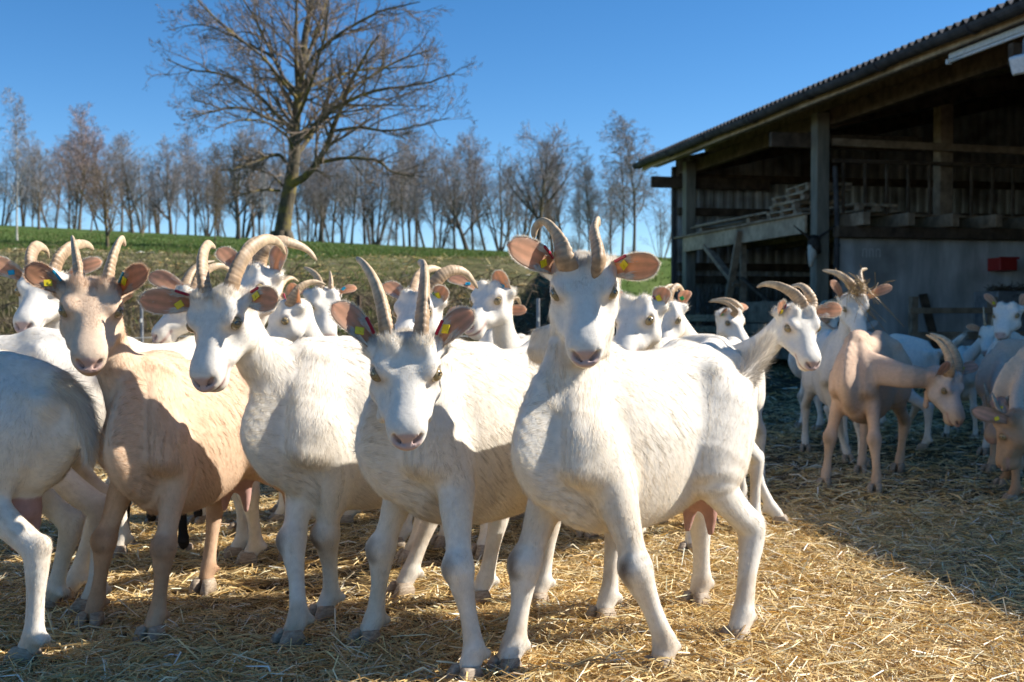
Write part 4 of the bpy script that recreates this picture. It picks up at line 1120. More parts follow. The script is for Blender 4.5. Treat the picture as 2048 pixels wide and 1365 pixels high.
def goat(label, root, head, poll, nose, scale=1.0, coat='white', roll=0., hoofs=None, ears=(None,None), horns=None, horn_r=.021,
         q=2, udder=False, beard=0., wattles=False, tail='down', tags=('tag_yellow','tag_red'), seed=0, dirt=.5, hs=1.0, earw=.37, neckmid=None, belly=1.0, bent=0.0, legw=1.0):
    """root: ground point under the middle of the body (x,y); head: compass of the body in degrees;
       poll / nose: points of the head in the world; q: 3 near .. 0 far"""
    rng = np.random.default_rng(100+seed)
    S = scale; th = R(head)
    Ro = empty('goat', (float(root[0]), float(root[1]), 0.0), th)
    tag(Ro, label, 'goat', 'goats standing in the straw yard')
    ct, sn = math.cos(th), math.sin(th)
    def loc(p):
        d = np.asarray(p, float)-np.array((root[0], root[1], 0)); return np.array((ct*d[0]+sn*d[1], -sn*d[0]+ct*d[1], d[2]))
    def wdir(v): return np.array((ct*v[0]+sn*v[1], -sn*v[0]+ct*v[1], v[2]))
    co = COATS[coat]
    O = loc(poll); Nn = loc(nose); hx = nrm(Nn-O)
    zu = np.array((0,0,1.))-hx*hx[2]
    if np.linalg.norm(zu) < .15: zu = np.array((1.,0,0))-hx*hx[0]
    hz = nrm(zu); hy = np.cross(hz, hx)
    if roll: hz, hy = hz*math.cos(roll)+hy*math.sin(roll), hy*math.cos(roll)-hz*math.sin(roll)
    k = S*hs
    HX, HY = HX0*rng.uniform(.95,1.05), HY0*rng.uniform(.95,1.03)
    def H(x, y, z): return O+k*(hx*x*HX+hy*y*HY+hz*z)
    # ---- field extent
    defh = {'LF':(.215,.105),'RF':(.215,-.105),'LH':(-.345,.125),'RH':(-.345,-.125)}
    hp = {}
    for kk, (x, y) in defh.items():
        hp[kk] = np.array((x*S, y*S, 0.))
        if hoofs and kk in hoofs: hp[kk] = loc(gp(*hoofs[kk]))
    pts = [np.array((-.52*S,-.24*S,0)), np.array((.46*S,.24*S,.84*S)), O, H(.34,0,-.1), H(-.05,.1,.03), H(-.05,-.1,.03), H(.2,0,-.18)]+[v+np.array((sx*.08,sy*.07,0)) for v in hp.values() for sx in (-1,1) for sy in (-1,1)]
    if tail == 'up': pts.append(np.array((-.74*S,0,.90*S)))
    pts = np.array(pts); lo = pts.min(0)-.05; hi = pts.max(0)+.05; lo[2] = -.02
    vox = [.0125,.0095,.0068,.0048][q]
    Fd = Field(lo, hi, vox)
    # ---- trunk
    bl = belly
    tr = [(-.455,0,.635,.040,.045,.06,2), (-.41,0,.615,.085,.115,.125,2.1), (-.34,0,.60,.118,.168,.175,2.2), (-.25,0,.58,.138,.200,.205*bl,2.2), (-.14,0,.565,.155,.205,.235*bl,2.2),
          (-.02,0,.56,.168,.206,.245*bl,2.2), (.09,0,.56,.160,.218,.240*bl,2.2), (.18,0,.565,.142,.223,.228,2.1), (.26,0,.555,.120,.198,.205,2.1), (.325,0,.53,.094,.145,.165,2.1), (.370,0,.505,.060,.090,.11,2)]
    tr = np.array(tr); tr[:,3] *= np.array([.76,.76,.76,.74,.72,.70,.68,.62,.56,.56,.62]); tr[:,:6] *= S
    if bent: tr[:,1] += bent*S*np.clip(tr[:,0]/S,0,1)**1.5
    Fd.loft(tr, (0,0,1), k=.02, grp=0, flow=-1, tp=[.2,.25,.25,.22,.20,.24,.34,.46,.48,.38,.25])
    for sg in (1,-1):   # shoulder blades, thighs, hook and pin bones
        Fd.loft(np.array([(.200,.036*sg,.735,.018,.05,.05,2),(.240,.064*sg,.62,.030,.075,.075,2),(.272,.078*sg,.50,.034,.058,.058,2)])*np.array([S]*6+[1]), (1,0,0), k=.045*S, grp=0, flow=1)
        Fd.loft(np.array([(-.30,.068*sg,.66,.042,.09,.09,2),(-.295,.084*sg,.56,.052,.105,.105,2),(-.270,.098*sg,.47,.046,.085,.085,2)])*np.array([S]*6+[1]), (1,0,0), k=.07*S, grp=0, flow=1)
        Fd.ball(np.array((-.245,.078*sg,.712))*S, .018*S, k=.08*S); Fd.ball(np.array((-.425,.060*sg,.655))*S, .022*S, k=.05*S)
        Fd.ball(np.array((-.165,.172*sg,.675))*S, .048*S, k=.09*S, sub=True)      # hollow of the flank
        Fd.ball(np.array((.155,.150*sg,.60))*S, .030*S, k=.07*S, sub=True)        # dip behind the shoulder
    # spine ridge
    Fd.capsule(np.array((-.40,0,.715))*S, np.array((-.20,0,.765))*S, .018*S, .016*S, k=.06*S); Fd.capsule(np.array((.10,0,.765))*S, np.array((.24,0,.765))*S, .018*S, .022*S, k=.06*S)
    # ---- neck
    H1 = H(-.015,0,-.075); B0 = np.array((.12,0,.63))*S; B1 = np.array((.250,0,.635))*S
    if bent: B1[1] += bent*S*.12
    mid = B1*.45+H1*.55+np.array((.02,0,-.01))*S if neckmid is None else loc(neckmid)
    q1 = B1*.72+mid*.28
    nk = [(*B0,.046*S,.090*S,.11*S,2),(*B1,.047*S,.092*S,.105*S,2),(*(B1*.5+mid*.5),.043*S,.072*S,.080*S,2),(*mid,.0405*S,.058*S,.062*S,2),(*(mid*.45+H1*.55),.041*S,.051*S,.053*S,2),(*H1,.047*k,.052*k,.054*k,2),(*H(.05,0,-.07),.05*k,.05*k,.05*k,2)]
    ub = nrm(np.array((-.5,0,.85))); ue = nrm(hz*.8-hx*.75)
    ups = [nrm(ub*(1-t)+ue*t) for t in (0,.1,.35,.55,.8,1,1)]
    Fd.loft(nk, np.array(ups), k=.035*S, grp=1, flow=-1, m=16)
    # ---- legs
    def leg(kk):
        sg = 1 if kk[0] == 'L' else -1; h = hp[kk]; d0 = np.array((*defh[kk],0))*S; o = h-d0
        if kk[1] == 'F':
            pts = [((.235,.070*sg,.56),.0,.050),((.190,.080*sg,.455),.12,.044),((.200,.088*sg,.385),.28,.037),((.212,.098*sg,.31),.45,.0300),((.221,.104*sg,.262),.55,.0360),((.219,.106*sg,.225),.63,.0295),((.211,.110*sg,.165),.76,.0205),((.207,.114*sg,.105),.90,.0220),((.206,.115*sg,.078),.96,.0270),((.217,.115*sg,.056),1,.0240),((.224,.115*sg,.046),1,.0235)]
        else:
            pts = [((-.295,.075*sg,.60),.0,.080),((-.235,.098*sg,.47),.10,.066),((-.255,.104*sg,.405),.22,.043),((-.325,.114*sg,.345),.42,.032),((-.388,.118*sg,.295),.55,.0335),((-.394,.120*sg,.255),.62,.0300),((-.380,.122*sg,.18),.78,.0220),((-.368,.125*sg,.11),.92,.0225),((-.362,.125*sg,.080),.97,.0270),((-.349,.125*sg,.056),1,.0240),((-.342,.125*sg,.046),1,.0235)]
        rows = []
        for p, w, r in pts:
            c = np.array(p)*S+o*w; rr = r*S*legw
            fat = rr*(1.22 if p[2] > .33 else (1.05 if p[2] > .06 else 1.12))
            rows.append((*c, rr*(.92 if p[2] > .3 else 1.), fat, fat, 2))
        Fd.loft(rows, (1,0,0), k=.04*S, grp=3, flow=1, m=26)
        if kk[1] == 'H':
            c = np.array(pts[4][0])*S+o*.55; Fd.ball(c+np.array((-.028,0,.012))*S, .017*S, k=.03*S)
        else:
            c = np.array(pts[4][0])*S+o*.55; Fd.ball(c+np.array((.016,0,0))*S, .028*S, k=.02*S)
        c = np.array(pts[8][0])*S+o*.97
        for e in (-1,1): Fd.ball(c+np.array((-.030,.013*e,-.012))*S, .011*S, k=.015*S)
        return [np.array(p)*S+o*w for p, w, r in pts]
    LP = {kk: leg(kk) for kk in defh}
    # ---- tail
    if tail == 'up': tl = [(-.44,0,.650,.028,.028,.028,2),(-.52,0,.675,.026,.024,.024,2),(-.585,0,.725,.026,.024,.024,2),(-.635,0,.775,.020,.018,.018,2)]
    else: tl = [(-.42,0,.70,.026,.022,.022,2),(-.475,0,.66,.028,.020,.020,2),(-.500,0,.59,.026,.016,.016,2),(-.505,0,.525,.014,.010,.010,2)]
    Fd.loft(np.array(tl)*np.array([S]*6+[1]), (1,0,.3), k=.03*S, grp=4, flow=1)
    # ---- udder
    if udder:
        sc_ = np.array([S]*6+[1])
        Fd.loft(np.array([(-.27,0,.46,.05,.06,.06,2),(-.285,0,.405,.048,.055,.055,2),(-.295,0,.37,.042,.045,.045,2)])*sc_, (1,0,0), k=.03*S, grp=6, flow=1)
        for sg in (1,-1): Fd.loft(np.array([(-.305,.027*sg,.365,.025,.025,.025,2),(-.305,.034*sg,.32,.019,.019,.019,2),(-.30,.038*sg,.27,.009,.009,.009,2)])*sc_, (1,0,0), k=.025*S, grp=6, flow=1)
    # ---- head
    hd = [(-.045,.036,-.062,.030,.036,2),(-.012,.056,-.055,.050,.056,2.1),(.035,.068,-.052,.058,.070,2.2),(.085,.0735,-.055,.056,.076,2.3),(.128,.069,-.058,.050,.078,2.3),(.170,.060,-.060,.044,.068,2.2),
          (.208,.050,-.062,.039,.055,2.2),(.242,.0485,-.064,.036,.049,2.3),(.268,.046,-.066,.032,.044,2.3),(.284,.038,-.069,.022,.036,2.1)]
    rows = [(*H(x,0,zc), a*k*HY, t*k, b*k, n) for x,a,zc,t,b,n in hd]
    Fd.loft(rows, hz, k=.035*k, grp=2, flow=-1, m=28)
    for sg in (1,-1):
        Fd.capsule(H(.070,.058*sg,-.012), H(.118,.056*sg,-.020), .019*k, .016*k, k=.025*k)          # brow
        Fd.ball(H(.098,.0565*sg,-.032), .0265*k, k=.022*k)                                           # orbit
        Fd.capsule(H(.115,.057*sg,-.072), H(.190,.046*sg,-.076), .020*k, .012*k, k=.025*k)         # cheek bone
        Fd.ball(H(.088,.050*sg,-.105), .028*k, k=.03*k)                                            # jaw muscle
        Fd.ball(H(.160,.076*sg,-.034), .026*k, k=.045*k, sub=True)                                 # hollow before the eye
        Fd.capsule(H(.030,.034*sg,-.012), H(.030,.036*sg,.012), .028*k, .024*k, k=.025*k)          # horn base
        Fd.capsule(H(-.005,.060*sg,-.040), H(-.012,.078*sg,-.036), .026*k, .022*k, k=.03*k)        # ear base
    Fd.ball(H(.252,0,-.112), .028*k, k=.03*k)                                                      # chin
    eye_c = {}; eye_d = {}
    for sg in (1,-1):
        c = H(EYE_L[0], EYE_L[1]*sg, EYE_L[2]); dd = nrm(hx*.30+hy*sg*.80+hz*.42); eye_c[sg] = c; eye_d[sg] = dd
        if q >= 1:
            ex = nrm(hx*.9-hz*.25-dd*((hx*.9-hz*.25)@dd)); Fd.capsule(c+dd*.0175*k-ex*.0075*k, c+dd*.0175*k+ex*.0075*k, .0124*k, .0124*k, k=.005*k, sub=True)
    if q >= 2:
        for sg in (1,-1):
            for a_, b_, r_ in NOSTRIL: Fd.capsule(H(a_[0],a_[1]*sg,a_[2]), H(b_[0],b_[1]*sg,b_[2]), r_*k, r_*1.15*k, k=.004*k, sub=True)
            for a_, b_, r_ in MOUTH: Fd.capsule(H(a_[0],a_[1]*sg,a_[2]), H(b_[0],b_[1]*sg,b_[2]), r_*k, r_*k, k=.004*k, sub=True)
    if wattles:
        for sg in (1,-1): Fd.loft([(*H(.045,.045*sg,-.135),.014*k,.014*k,.014*k,2),(*(H(.045,.05*sg,-.135)+np.array((0,0,-.035))*k),.012*k,.012*k,.012*k,2),(*(H(.045,.052*sg,-.135)+np.array((0,0,-.065))*k),.016*k,.016*k,.016*k,2)], hz*.3+hx, k=.012, grp=5, flow=1)
    V, Q, seg = Fd.surface()
    grp = np.array(Fd.grp)[seg]; flow = np.array(Fd.flow)[seg]
    Fd.F = Fd.B = Fd.S = None
    E = mesh_edges(Q)
    V = relax(V, E, [2,3,4,4][q], .45)
    # ---- coat colours, hair length and density per vertex
    lenT = np.array([.025,.027,.0115,.013,.055,.010,.006])*S; lenT[0:2] *= 1.0
    ln = lenT[grp]; dens = np.ones(len(V)); base = np.array([co['c'],co['c'],co['face'],co['leg'],co['back'],co['c'],co['c']])
    col = base[grp].astype(float)
    up = (grp == 3) & (V[:,2] > .30*S)
    col[up] = co['c']; ln[up] = .016*S
    side = np.clip(np.abs(V[:,1])/(.13*S),0,1)*(V[:,2] < .76*S)
    grav = np.where(grp == 0, .25+1.1*side, np.where(grp == 1, .45, .15))
    flow = flow+np.array((0,0,-1.))*grav[:,None]
    flow = relax(flow, E, 14); ln = relax(ln, E, 14); col = relax(col, E, 10 if coat != 'white' else 4)
    hc = (V-O)@np.stack([hx/HX,hy/HY,hz],1)/k       # head coordinates
    hx_, hy_, hz_ = hc.T
    ishead = (grp == 2)
    # broad cream / grey patches of the coat (they belong to the coat, not to the light)
    if coat in ('white','cream'):
        pn = vnoise(V[:,0]*9, V[:,2]*7+V[:,1]*5, seed+50, 3); m_ = np.clip((pn-.05)*1.6, 0, 1)*.35*(~ishead)
        col = col*(1-m_[:,None])+(co['c']*np.array((.93,.84,.70)))*m_[:,None]
    else:
        pn = vnoise(V[:,0]*9, V[:,2]*8+V[:,1]*6, seed+50, 4)[:,None]; col = col*(1+.08*pn)
        if coat in ('tan','fawn'):      # darker mask line down the face, pale muzzle and eye patches
            mz = ishead & (hx_ > .21); t = np.clip((hx_-.20)/.05,0,1)*mz; col = col*(1-t[:,None])+np.array((.66,.50,.36))*t[:,None]
            f = ishead & (hx_ < .07) & (hx_ > 0) & (hz_ > -.05) & (np.abs(hy_) > .012); col[f] *= .93
            f = ishead & (np.abs(hy_) < .013) & (hx_ < .05) & (hz_ > -.03); col[f] = col[f]*.5+np.array((.36,.30,.24))
            dk = np.clip(1-np.abs(V[:,1])/(.05*S),0,1)*(V[:,2] > .74*S)*np.isin(grp,(0,)); col *= (1-.25*dk)[:,None]
    # pink bare skin: nose, lips, round the eyes, udder
    pk = PINK if coat != 'black' else np.array((.05,.035,.03))
    t = np.clip((1.12-np.sqrt(((hx_-.312)/.040)**2+(hy_/.036)**2+((hz_+.067)/.021)**2))*4,0,1)*ishead; nosec = pk*.75+co['face']*.18
    col = col*(1-t[:,None])+nosec*t[:,None]; bare = t.copy()
    t2 = np.zeros(len(V))
    for sg in (1,-1):
        for a_, b_, r_ in MOUTH: t2 = np.maximum(t2, np.clip(1.45-segd(hc, a_, b_, sg)/.0085,0,1)*ishead)
    t2 = t2*.85
    col = col*(1-t2[:,None])+pk*np.array((.86,.78,.78))*t2[:,None]; bare = np.maximum(bare, t2)
    for sg in (1,-1):   # dark inside of the nostril and the mouth slit
        for a_, b_, r_ in NOSTRIL:
            f = np.clip(1.35-segd(hc, a_, b_, sg)/(r_*1.0),0,1)*ishead; col = col*(1-.66*f[:,None])
        for a_, b_, r_ in MOUTH:
            f = np.clip(1.8-segd(hc, a_, b_, sg)/(r_*1.0),0,1)*ishead; col = col*(1-.55*f[:,None])
        ec = (eye_c[sg]-O)@np.stack([hx/HX,hy/HY,hz],1)/k
        de = np.linalg.norm((hc-ec)*np.array((.8,1,1.15)),axis=1); f = np.clip(1.75-de/.024,0,1)*ishead
        rim = np.clip(1.6-de/.0185,0,1)*ishead
        col = col*(1-.55*f[:,None])+(pk*.45+col*.55)*.55*f[:,None]
        col = col*(1-.55*rim[:,None])
        bare = np.maximum(bare, np.clip(1.9-de/.020,0,1)*ishead)
    if udder:
        f = relax((grp == 6).astype(float), E, 3)
        col = col*(1-f[:,None])+np.array((.47,.28,.235))*f[:,None]; bare = np.maximum(bare, f)
    # worn dark calluses on the knees, grime on the feet
    for kk in defh:
        if kk[1] == 'F':
            kc = LP[kk][4]+np.array((.034,0,-.004))*S; dk = np.linalg.norm((V-kc)/np.array((1,.85,1.5)),axis=1)/S
            nz = .25*vnoise(V[:,1]*120, V[:,2]*90, seed+7, 2)
            f = np.clip(1.6-dk/.019+nz,0,1)*dirt*(grp == 3); col = col*(1-f[:,None])+np.array((.16,.11,.075))*f[:,None]
        f = np.clip(1-V[:,2]/(.10*S),0,1)**1.3*.45*dirt*(grp == 3)*(np.linalg.norm((V-LP[kk][-1])[:,:2],axis=1) < .1); col = col*(1-f[:,None])+np.array((.34,.26,.18))*f[:,None]
    stn = vnoise(V[:,0]*23+V[:,1]*31, V[:,2]*19-V[:,1]*17, seed+90, 4)
    low = np.clip(1.15-V[:,2]/(.52*S),0,1)*(~ishead)
    f = np.clip((stn+.15)*1.6,0,1)*low*(.30+.35*dirt); col = col*(1-f[:,None])+col*np.array((.66,.53,.38))*f[:,None]
    f = np.clip((stn-.45)*3,0,1)*np.clip(1.1-V[:,2]/(.40*S),0,1)*(grp == 3)*.45*dirt; col = col*(1-f[:,None])+np.array((.20,.14,.09))*f[:,None]
    bare = relax(bare, E, 1)
    dens = np.where(ishead, 2.4, np.where(grp == 3, 1.7, 1.0))*(1-np.clip(bare*1.2,0,1)); dens[V[:,2] < .030] = 0
    front = ishead & (hx_ < .06) & (hz_ > -.06); ln = np.where(front, ln*2.4, ln); ln = np.where(ishead & (hx_ > .2), ln*.55, ln)
    ln = np.where((grp == 0) & (V[:,2] < .46*S) & (V[:,0] > .05*S), ln*1.35, ln)
    ln = relax(ln, E, 4)
    # ---- ears join the same mesh
    allV = [V]; allF = [Q]; allC = [col]; fm = [np.zeros(len(Q), np.int32)]; no = len(V); earinfo = []
    hairV = []; hairC = []
    for sg, e in zip((1,-1), ears):
        Bq = H(-.010,.070*sg,-.036)
        if e is None: tipw = O+k*(hy*sg*.235+hz*.02-hx*.03); Ne = nrm(hx*.75-hz*.25+hy*sg*.05)
        else:
            tipw = loc(e[0]); Ne = nrm(wdir(np.asarray(e[1], float)+np.array((.5 if e[0][0] < poll[0] else -.42, 0, .08)))) if len(e) > 1 and e[1] is not None else nrm(hx*.8-hz*.1+hy*sg*.1)
        L = np.linalg.norm(tipw-Bq)
        ev, ef, ec, pt, ea, eN, es, parts_ = ear_mesh(Bq, tipw, Ne, max(earw*L, .062*k), (co['face'] if coat != 'fawn' else co['c'])*.96, co['inner'], rng)
        allV.append(ev); allF.append(ef+no); allC.append(ec); fm.append(np.ones(len(ef), np.int32)); no += len(ev)
        earinfo.append((pt, ea, eN, es, L))
        if q >= 2:      # hair on the back and rim of the ear, and fringe inside
            nh = 4200 if q == 3 else 1400
            rim = np.ones(len(ev)); fl = np.tile(ea, (len(ev),1)); hl = np.full(len(ev), .009*S)
            hv, hcx = strands(ev, parts_[1], fl, hl, rim, np.tile((co['face'])*.98, (len(ev),1)), nh, .0012, rng, .2)
            hairV.append(hv); hairC.append(hcx)
            dn = np.zeros(len(ev)); uu = (ev-Bq)@ea/L; vv = np.abs((ev-Bq)@es)/(.2*L); dn = ((vv > .5)*(uu > .05)*(uu < .5)).astype(float)+.001
            hv, hcx = strands(ev, parts_[0], fl, np.full(len(ev), .022*S), dn, np.tile(co['face']*.98, (len(ev),1)), nh//7, .0010, rng, .35)
            hairV.append(hv); hairC.append(hcx)
            # white fringe along the rim
            nu, nv = 22, 13; ne = 900 if q == 3 else 350
            ii_ = rng.uniform(.02, .995, ne)*(nu-1); i0 = ii_.astype(int); w_ = (ii_-i0)[:,None]; sd_ = rng.integers(0,2,ne)*(nv-1)
            p_ = ev[i0*nv+sd_]*(1-w_)+ev[np.minimum(i0+1,nu-1)*nv+sd_]*w_
            out = (p_-ev[i0*nv+nv//2]); out /= np.maximum(1e-5, np.linalg.norm(out,axis=1,keepdims=True))
            d_ = out*.7+ea*.7+eN*rng.normal(.1,.35,(ne,1))+rng.normal(0,.2,(ne,3)); d_ /= np.linalg.norm(d_,axis=1,keepdims=True)
            s_ = np.cross(d_, rng.normal(size=(ne,3))); s_ /= np.linalg.norm(s_,axis=1,keepdims=True)
            L_ = rng.uniform(.004,.011,(ne,1))*S
            hairV.append(np.stack([p_-s_*.0005, p_+s_*.0005, p_+d_*L_],1).reshape(-1,3)); hairC.append(np.tile(co['face'], (3*ne,1)))
    me = raw_mesh('body', np.concatenate(allV), np.concatenate(allF), [M['coat'], M['skin']], np.concatenate(fm), True, np.concatenate(allC))
    link(bpy.data.objects.new('body', me), Ro)
    # ---- hair
    N = [7000,18000,55000,250000][q]; wd = [.0030,.0022,.0014,.00090][q]
    hv, hcx = strands(V, Q, flow, ln, dens, col, N, wd*S, rng, lift=.20)
    hairV.append(hv); hairC.append(hcx)
    if tail:
        td = ((grp == 4)).astype(float)+1e-9
        nt_ = [150,300,900,2600][q]; tl_ = .055 if tail == 'up' else .06
        tf = flow*1.0
        if tail == 'up': tf = flow+np.array((-.25,0,.1))
        tc = col.copy()
        if tail == 'up' and coat == 'white':
            tt = np.clip((.76*S-V[:,2])/(.09*S),0,1)*(grp == 4)*1.5; tc = tc*(1-.45*tt[:,None])+np.array((.30,.25,.20))*.45*tt[:,None]
        hv, hcx = strands(V, Q, tf, np.full(len(V), tl_*S), td, tc, nt_, wd*1.3*S, rng, .45, .5)
        hairV.append(hv); hairC.append(hcx)
    hv = np.concatenate(hairV)
    raw_obj('coat_hair', hv, np.arange(len(hv)).reshape(-1,3), M['hair'], Ro, cols=np.concatenate(hairC))
    if beard > 0:
        nb = [60,120,300,700][q]; cen = H(.215,0,-.135)
        p = cen+rng.normal(0,1,(nb,3))*np.array((.012,.010,.004))*k
        d = np.array((0,0,-1.))+(-hx)*.25+rng.normal(0,.10,(nb,3)); L = beard*rng.uniform(.5,1.1,nb)[:,None]
        sd = np.cross(d, rng.normal(size=(nb,3))); sd /= np.linalg.norm(sd,axis=1,keepdims=True)
        bv = np.stack([p-sd*.0012, p+sd*.0012, p+d*L],1).reshape(-1,3)
        raw_obj('beard', bv, np.arange(len(bv)).reshape(-1,3), M['hair'], Ro, cols=np.tile(co['face']*.95,(len(bv),1)))
    # ---- horns
    if horns:
        tip = np.array((.40,.33,.24)); hb = np.array((.44,.275,.155)) if coat not in ('black',) else np.array((.10,.08,.07))
        for i, hpnts in enumerate(horns):
            P = [loc(p) for p in hpnts]; sh = 1 if (P[0]-O)@hy > 0 else -1
            P = [H(.038, .026*sh, -.035)]+P
            v, f, c = horn_mesh(P, horn_r*k*1.0, hb*rng.uniform(.9,1.15), np.array((.68,.52,.33))*rng.uniform(.85,1.1), rng, 1.0 if q >= 1 else .7)
            raw_obj('horn', v, f, M['horn'], Ro, smooth=True, cols=c)
    # ---- eyes with their slot pupils
    for sg in (1,-1):
        c, dd = eye_c[sg], eye_d[sg]; r = .0178*k; c = c+dd*.002*k
        nu_, nv_ = (12, 8) if q >= 1 else (8, 6)
        z = dd; x = nrm(hx-dd*(hx@dd)); y = np.cross(z, x)
        vs = []; 
        for a in np.linspace(0, math.pi, nv_+1)[1:-1]:
            for b in np.arange(nu_)*2*math.pi/nu_: vs.append(c+r*(math.sin(a)*(math.cos(b)*x+math.sin(b)*y)+math.cos(a)*z))
        vs = [c+r*z]+vs+[c-r*z]; F4 = []; F3 = []
        for i in range(nv_-2):
            for j in range(nu_): F4.append((1+i*nu_+j, 1+(i+1)*nu_+j, 1+(i+1)*nu_+(j+1)%nu_, 1+i*nu_+(j+1)%nu_))
        for j in range(nu_): F3.append((0, 1+j, 1+(j+1)%nu_)); b0 = 1+(nv_-2)*nu_; F3.append((len(vs)-1, b0+(j+1)%nu_, b0+j))
        eo = raw_obj('eye', np.array(vs), [np.array(F4), np.array(F3)], M['eye'] if coat != 'black' else M['pupil'], Ro, smooth=True)
        if q >= 1:
            # horizontal slot: level with the world
            hzn = nrm(np.cross((0,0,1.), dd)); vt = np.cross(dd, hzn); m = MB(); pv = []
            for s_ in (-1,1):
                ring = []
                for b in np.arange(12)*2*math.pi/12:
                    u_, v_ = .0085*math.copysign(abs(math.cos(b))**.6, math.cos(b)), .0042*math.copysign(abs(math.sin(b))**.6, math.sin(b))
                    w_ = math.sqrt(max(1e-8, (.0178)**2-u_*u_-v_*v_)); ring.append(c+k*(hzn*u_+vt*v_+dd*(w_+(.0006 if s_ > 0 else -.003))))
                pv.append(ring)
            m.add(pv[0]+pv[1], [tuple(range(12))[::-1], tuple(range(12,24))]+[(j, (j+1)%12, 12+(j+1)%12, 12+j) for j in range(12)])
            m.build('pupil', M['pupil'], eo)
    # ---- cloven hooves
    for kk in defh:
        h = LP[kk][-1].copy()+np.array((.012,0,0))*S; h[2] = 0; m = MB(); yaw = rng.normal(0,.12)+(.0); fx = np.array((math.cos(yaw),math.sin(yaw),0)); fy = np.array((-fx[1],fx[0],0))
        prof = [(-.030,.0),(.040,.0),(.044,.008),(.032,.034),(.018,.051),(-.022,.050),(-.035,.028)]
        for sg in (-1,1):
            Vh = []; 
            for yy, sc_ in ((.005,.90),(.011,1.0),(.025,1.0),(.031,.80)):
                for px_, pz_ in prof: Vh.append(h+S*(fx*(px_*sc_+.0)+fy*sg*(yy+(.004 if px_ > .03 else 0))+np.array((0,0,pz_*(.96 if sc_ < 1 else 1)))))
            nn = len(prof); Fh = [tuple(range(nn)), tuple(range(3*nn,4*nn))[::-1]]
            for a in range(3):
                for j in range(nn): Fh.append((a*nn+j, (a+1)*nn+j, (a+1)*nn+(j+1)%nn, a*nn+(j+1)%nn))
            m.add(Vh, Fh)
        ob = m.build('hoof', M['hoof'], Ro, True)
    # ---- ear tags
    if tags and q >= 1:
        for (pt, ea, eN, es, L), tn2 in zip(earinfo, (tags, tags)):
            if q < 3 and rng.uniform() < .4: continue
            if tn2[0]:
                p = pt(.40, .10); m = MB(); 
                a2 = nrm(ea*.8+es*.6); b2 = np.cross(eN, a2)
                m.frame(p+eN*.006+a2*.004, a2*.0105*S, b2*.0085*S, eN*.0014, .003)
                m.tube([p-eN*.004, p+eN*.009], .0042*S, 8); m.build('ear_tag', M[tn2[0]], Ro)
            if len(tn2) > 1 and tn2[1]:
                up_ = 1 if (es[2] > 0) else -1
                p0 = pt(.18, .85*up_); p1 = pt(.46, .95*up_); m = MB()
                d_ = nrm(p1-p0); n_ = nrm(np.cross(d_, eN)); m.frame((p0+p1)/2+eN*.001+n_*0, d_*np.linalg.norm(p1-p0)*.5, eN*.0045*S, n_*.0035*S, .002); m.build('ear_tag', M[tn2[1]], Ro)
    GOATS.append(Ro)
    return Ro
def G(pts, dep):     # horn / ear outline points: (px,py,depth offset)
    return [at(p[0], p[1], dep+(p[2] if len(p) > 2 else 0)) for p in pts]
# ---------------------------------------------------------------- the herd
CF = (0,-1,.1)      # a direction: towards the yard gate (where the goats look)
# -- front row
goat('tallest white goat standing in front, ears spread, one horn curled outward', (.315,3.02), 225.7, at(1166,522,2.80), at(1171,690,2.62), 1.05, 'white',
     hoofs={'LF':(1322,1350),'RF':(1028,1354),'LH':(1478,1292),'RH':(1398,1216)}, q=3, udder=True, tail='up', seed=1, dirt=.9, hs=1.0, roll=-.03, legw=1.12,
     ears=((at(1320,527,2.72), (-.05,-1,-.25)), (at(1013,490,2.70), (.35,-1,-.1))),
     horns=[G([(1198,522),(1193,490,.02),(1188,462,.05),(1194,443,.09),(1199,452,.14)],2.75), G([(1128,520),(1121,488,.01),(1108,462,.03),(1088,444,.05),(1072,455,.06),(1067,480,.06)],2.75)], horn_r=.0225)
goat('white goat facing straight forward with head held low and wattle at throat', (-.075,3.13), 226, at(812,682,2.66), at(816,848,2.51), 1.05, 'white',
     hoofs={'LF':(938,1368),'RF':(748,1296)}, q=3, seed=2, dirt=.6, wattles=True, roll=.01,
     ears=((at(946,624,2.70), (-.25,-1,.0)), (at(664,611,2.66), (.3,-1,.05))), tags=('tag_yellow','tag_red'),
     horns=[G([(842,662),(846,612,.02),(849,560,.06),(847,532,.12),(836,524,.18)],2.66), G([(774,660),(764,610,.02),(748,562,.05),(728,530,.10),(712,517,.15)],2.66)], horn_r=.0235)
goat('white goat in front turning its face left, long curved horns, ears out level', (-.40,3.36), 222, at(434,590,3.0), at(376,745,2.85), 1.05, 'white',
     hoofs={'LF':(652,1242),'RF':(596,1296),'RH':(810,1196),'LH':(962,1212)}, q=3, seed=3, dirt=.7, roll=-.10,
     ears=((at(558,600,2.96), (-.35,-1,.1)), (at(279,601,2.98), (.25,-1,-.1))),
     horns=[G([(462,580),(474,542,.01),(496,505,.04),(528,482,.09),(556,486,.15),(572,510,.2)],3.0), G([(410,580),(405,545,.01),(406,512,.04),(417,490,.1),(431,496,.16)],3.0)], horn_r=.0225)
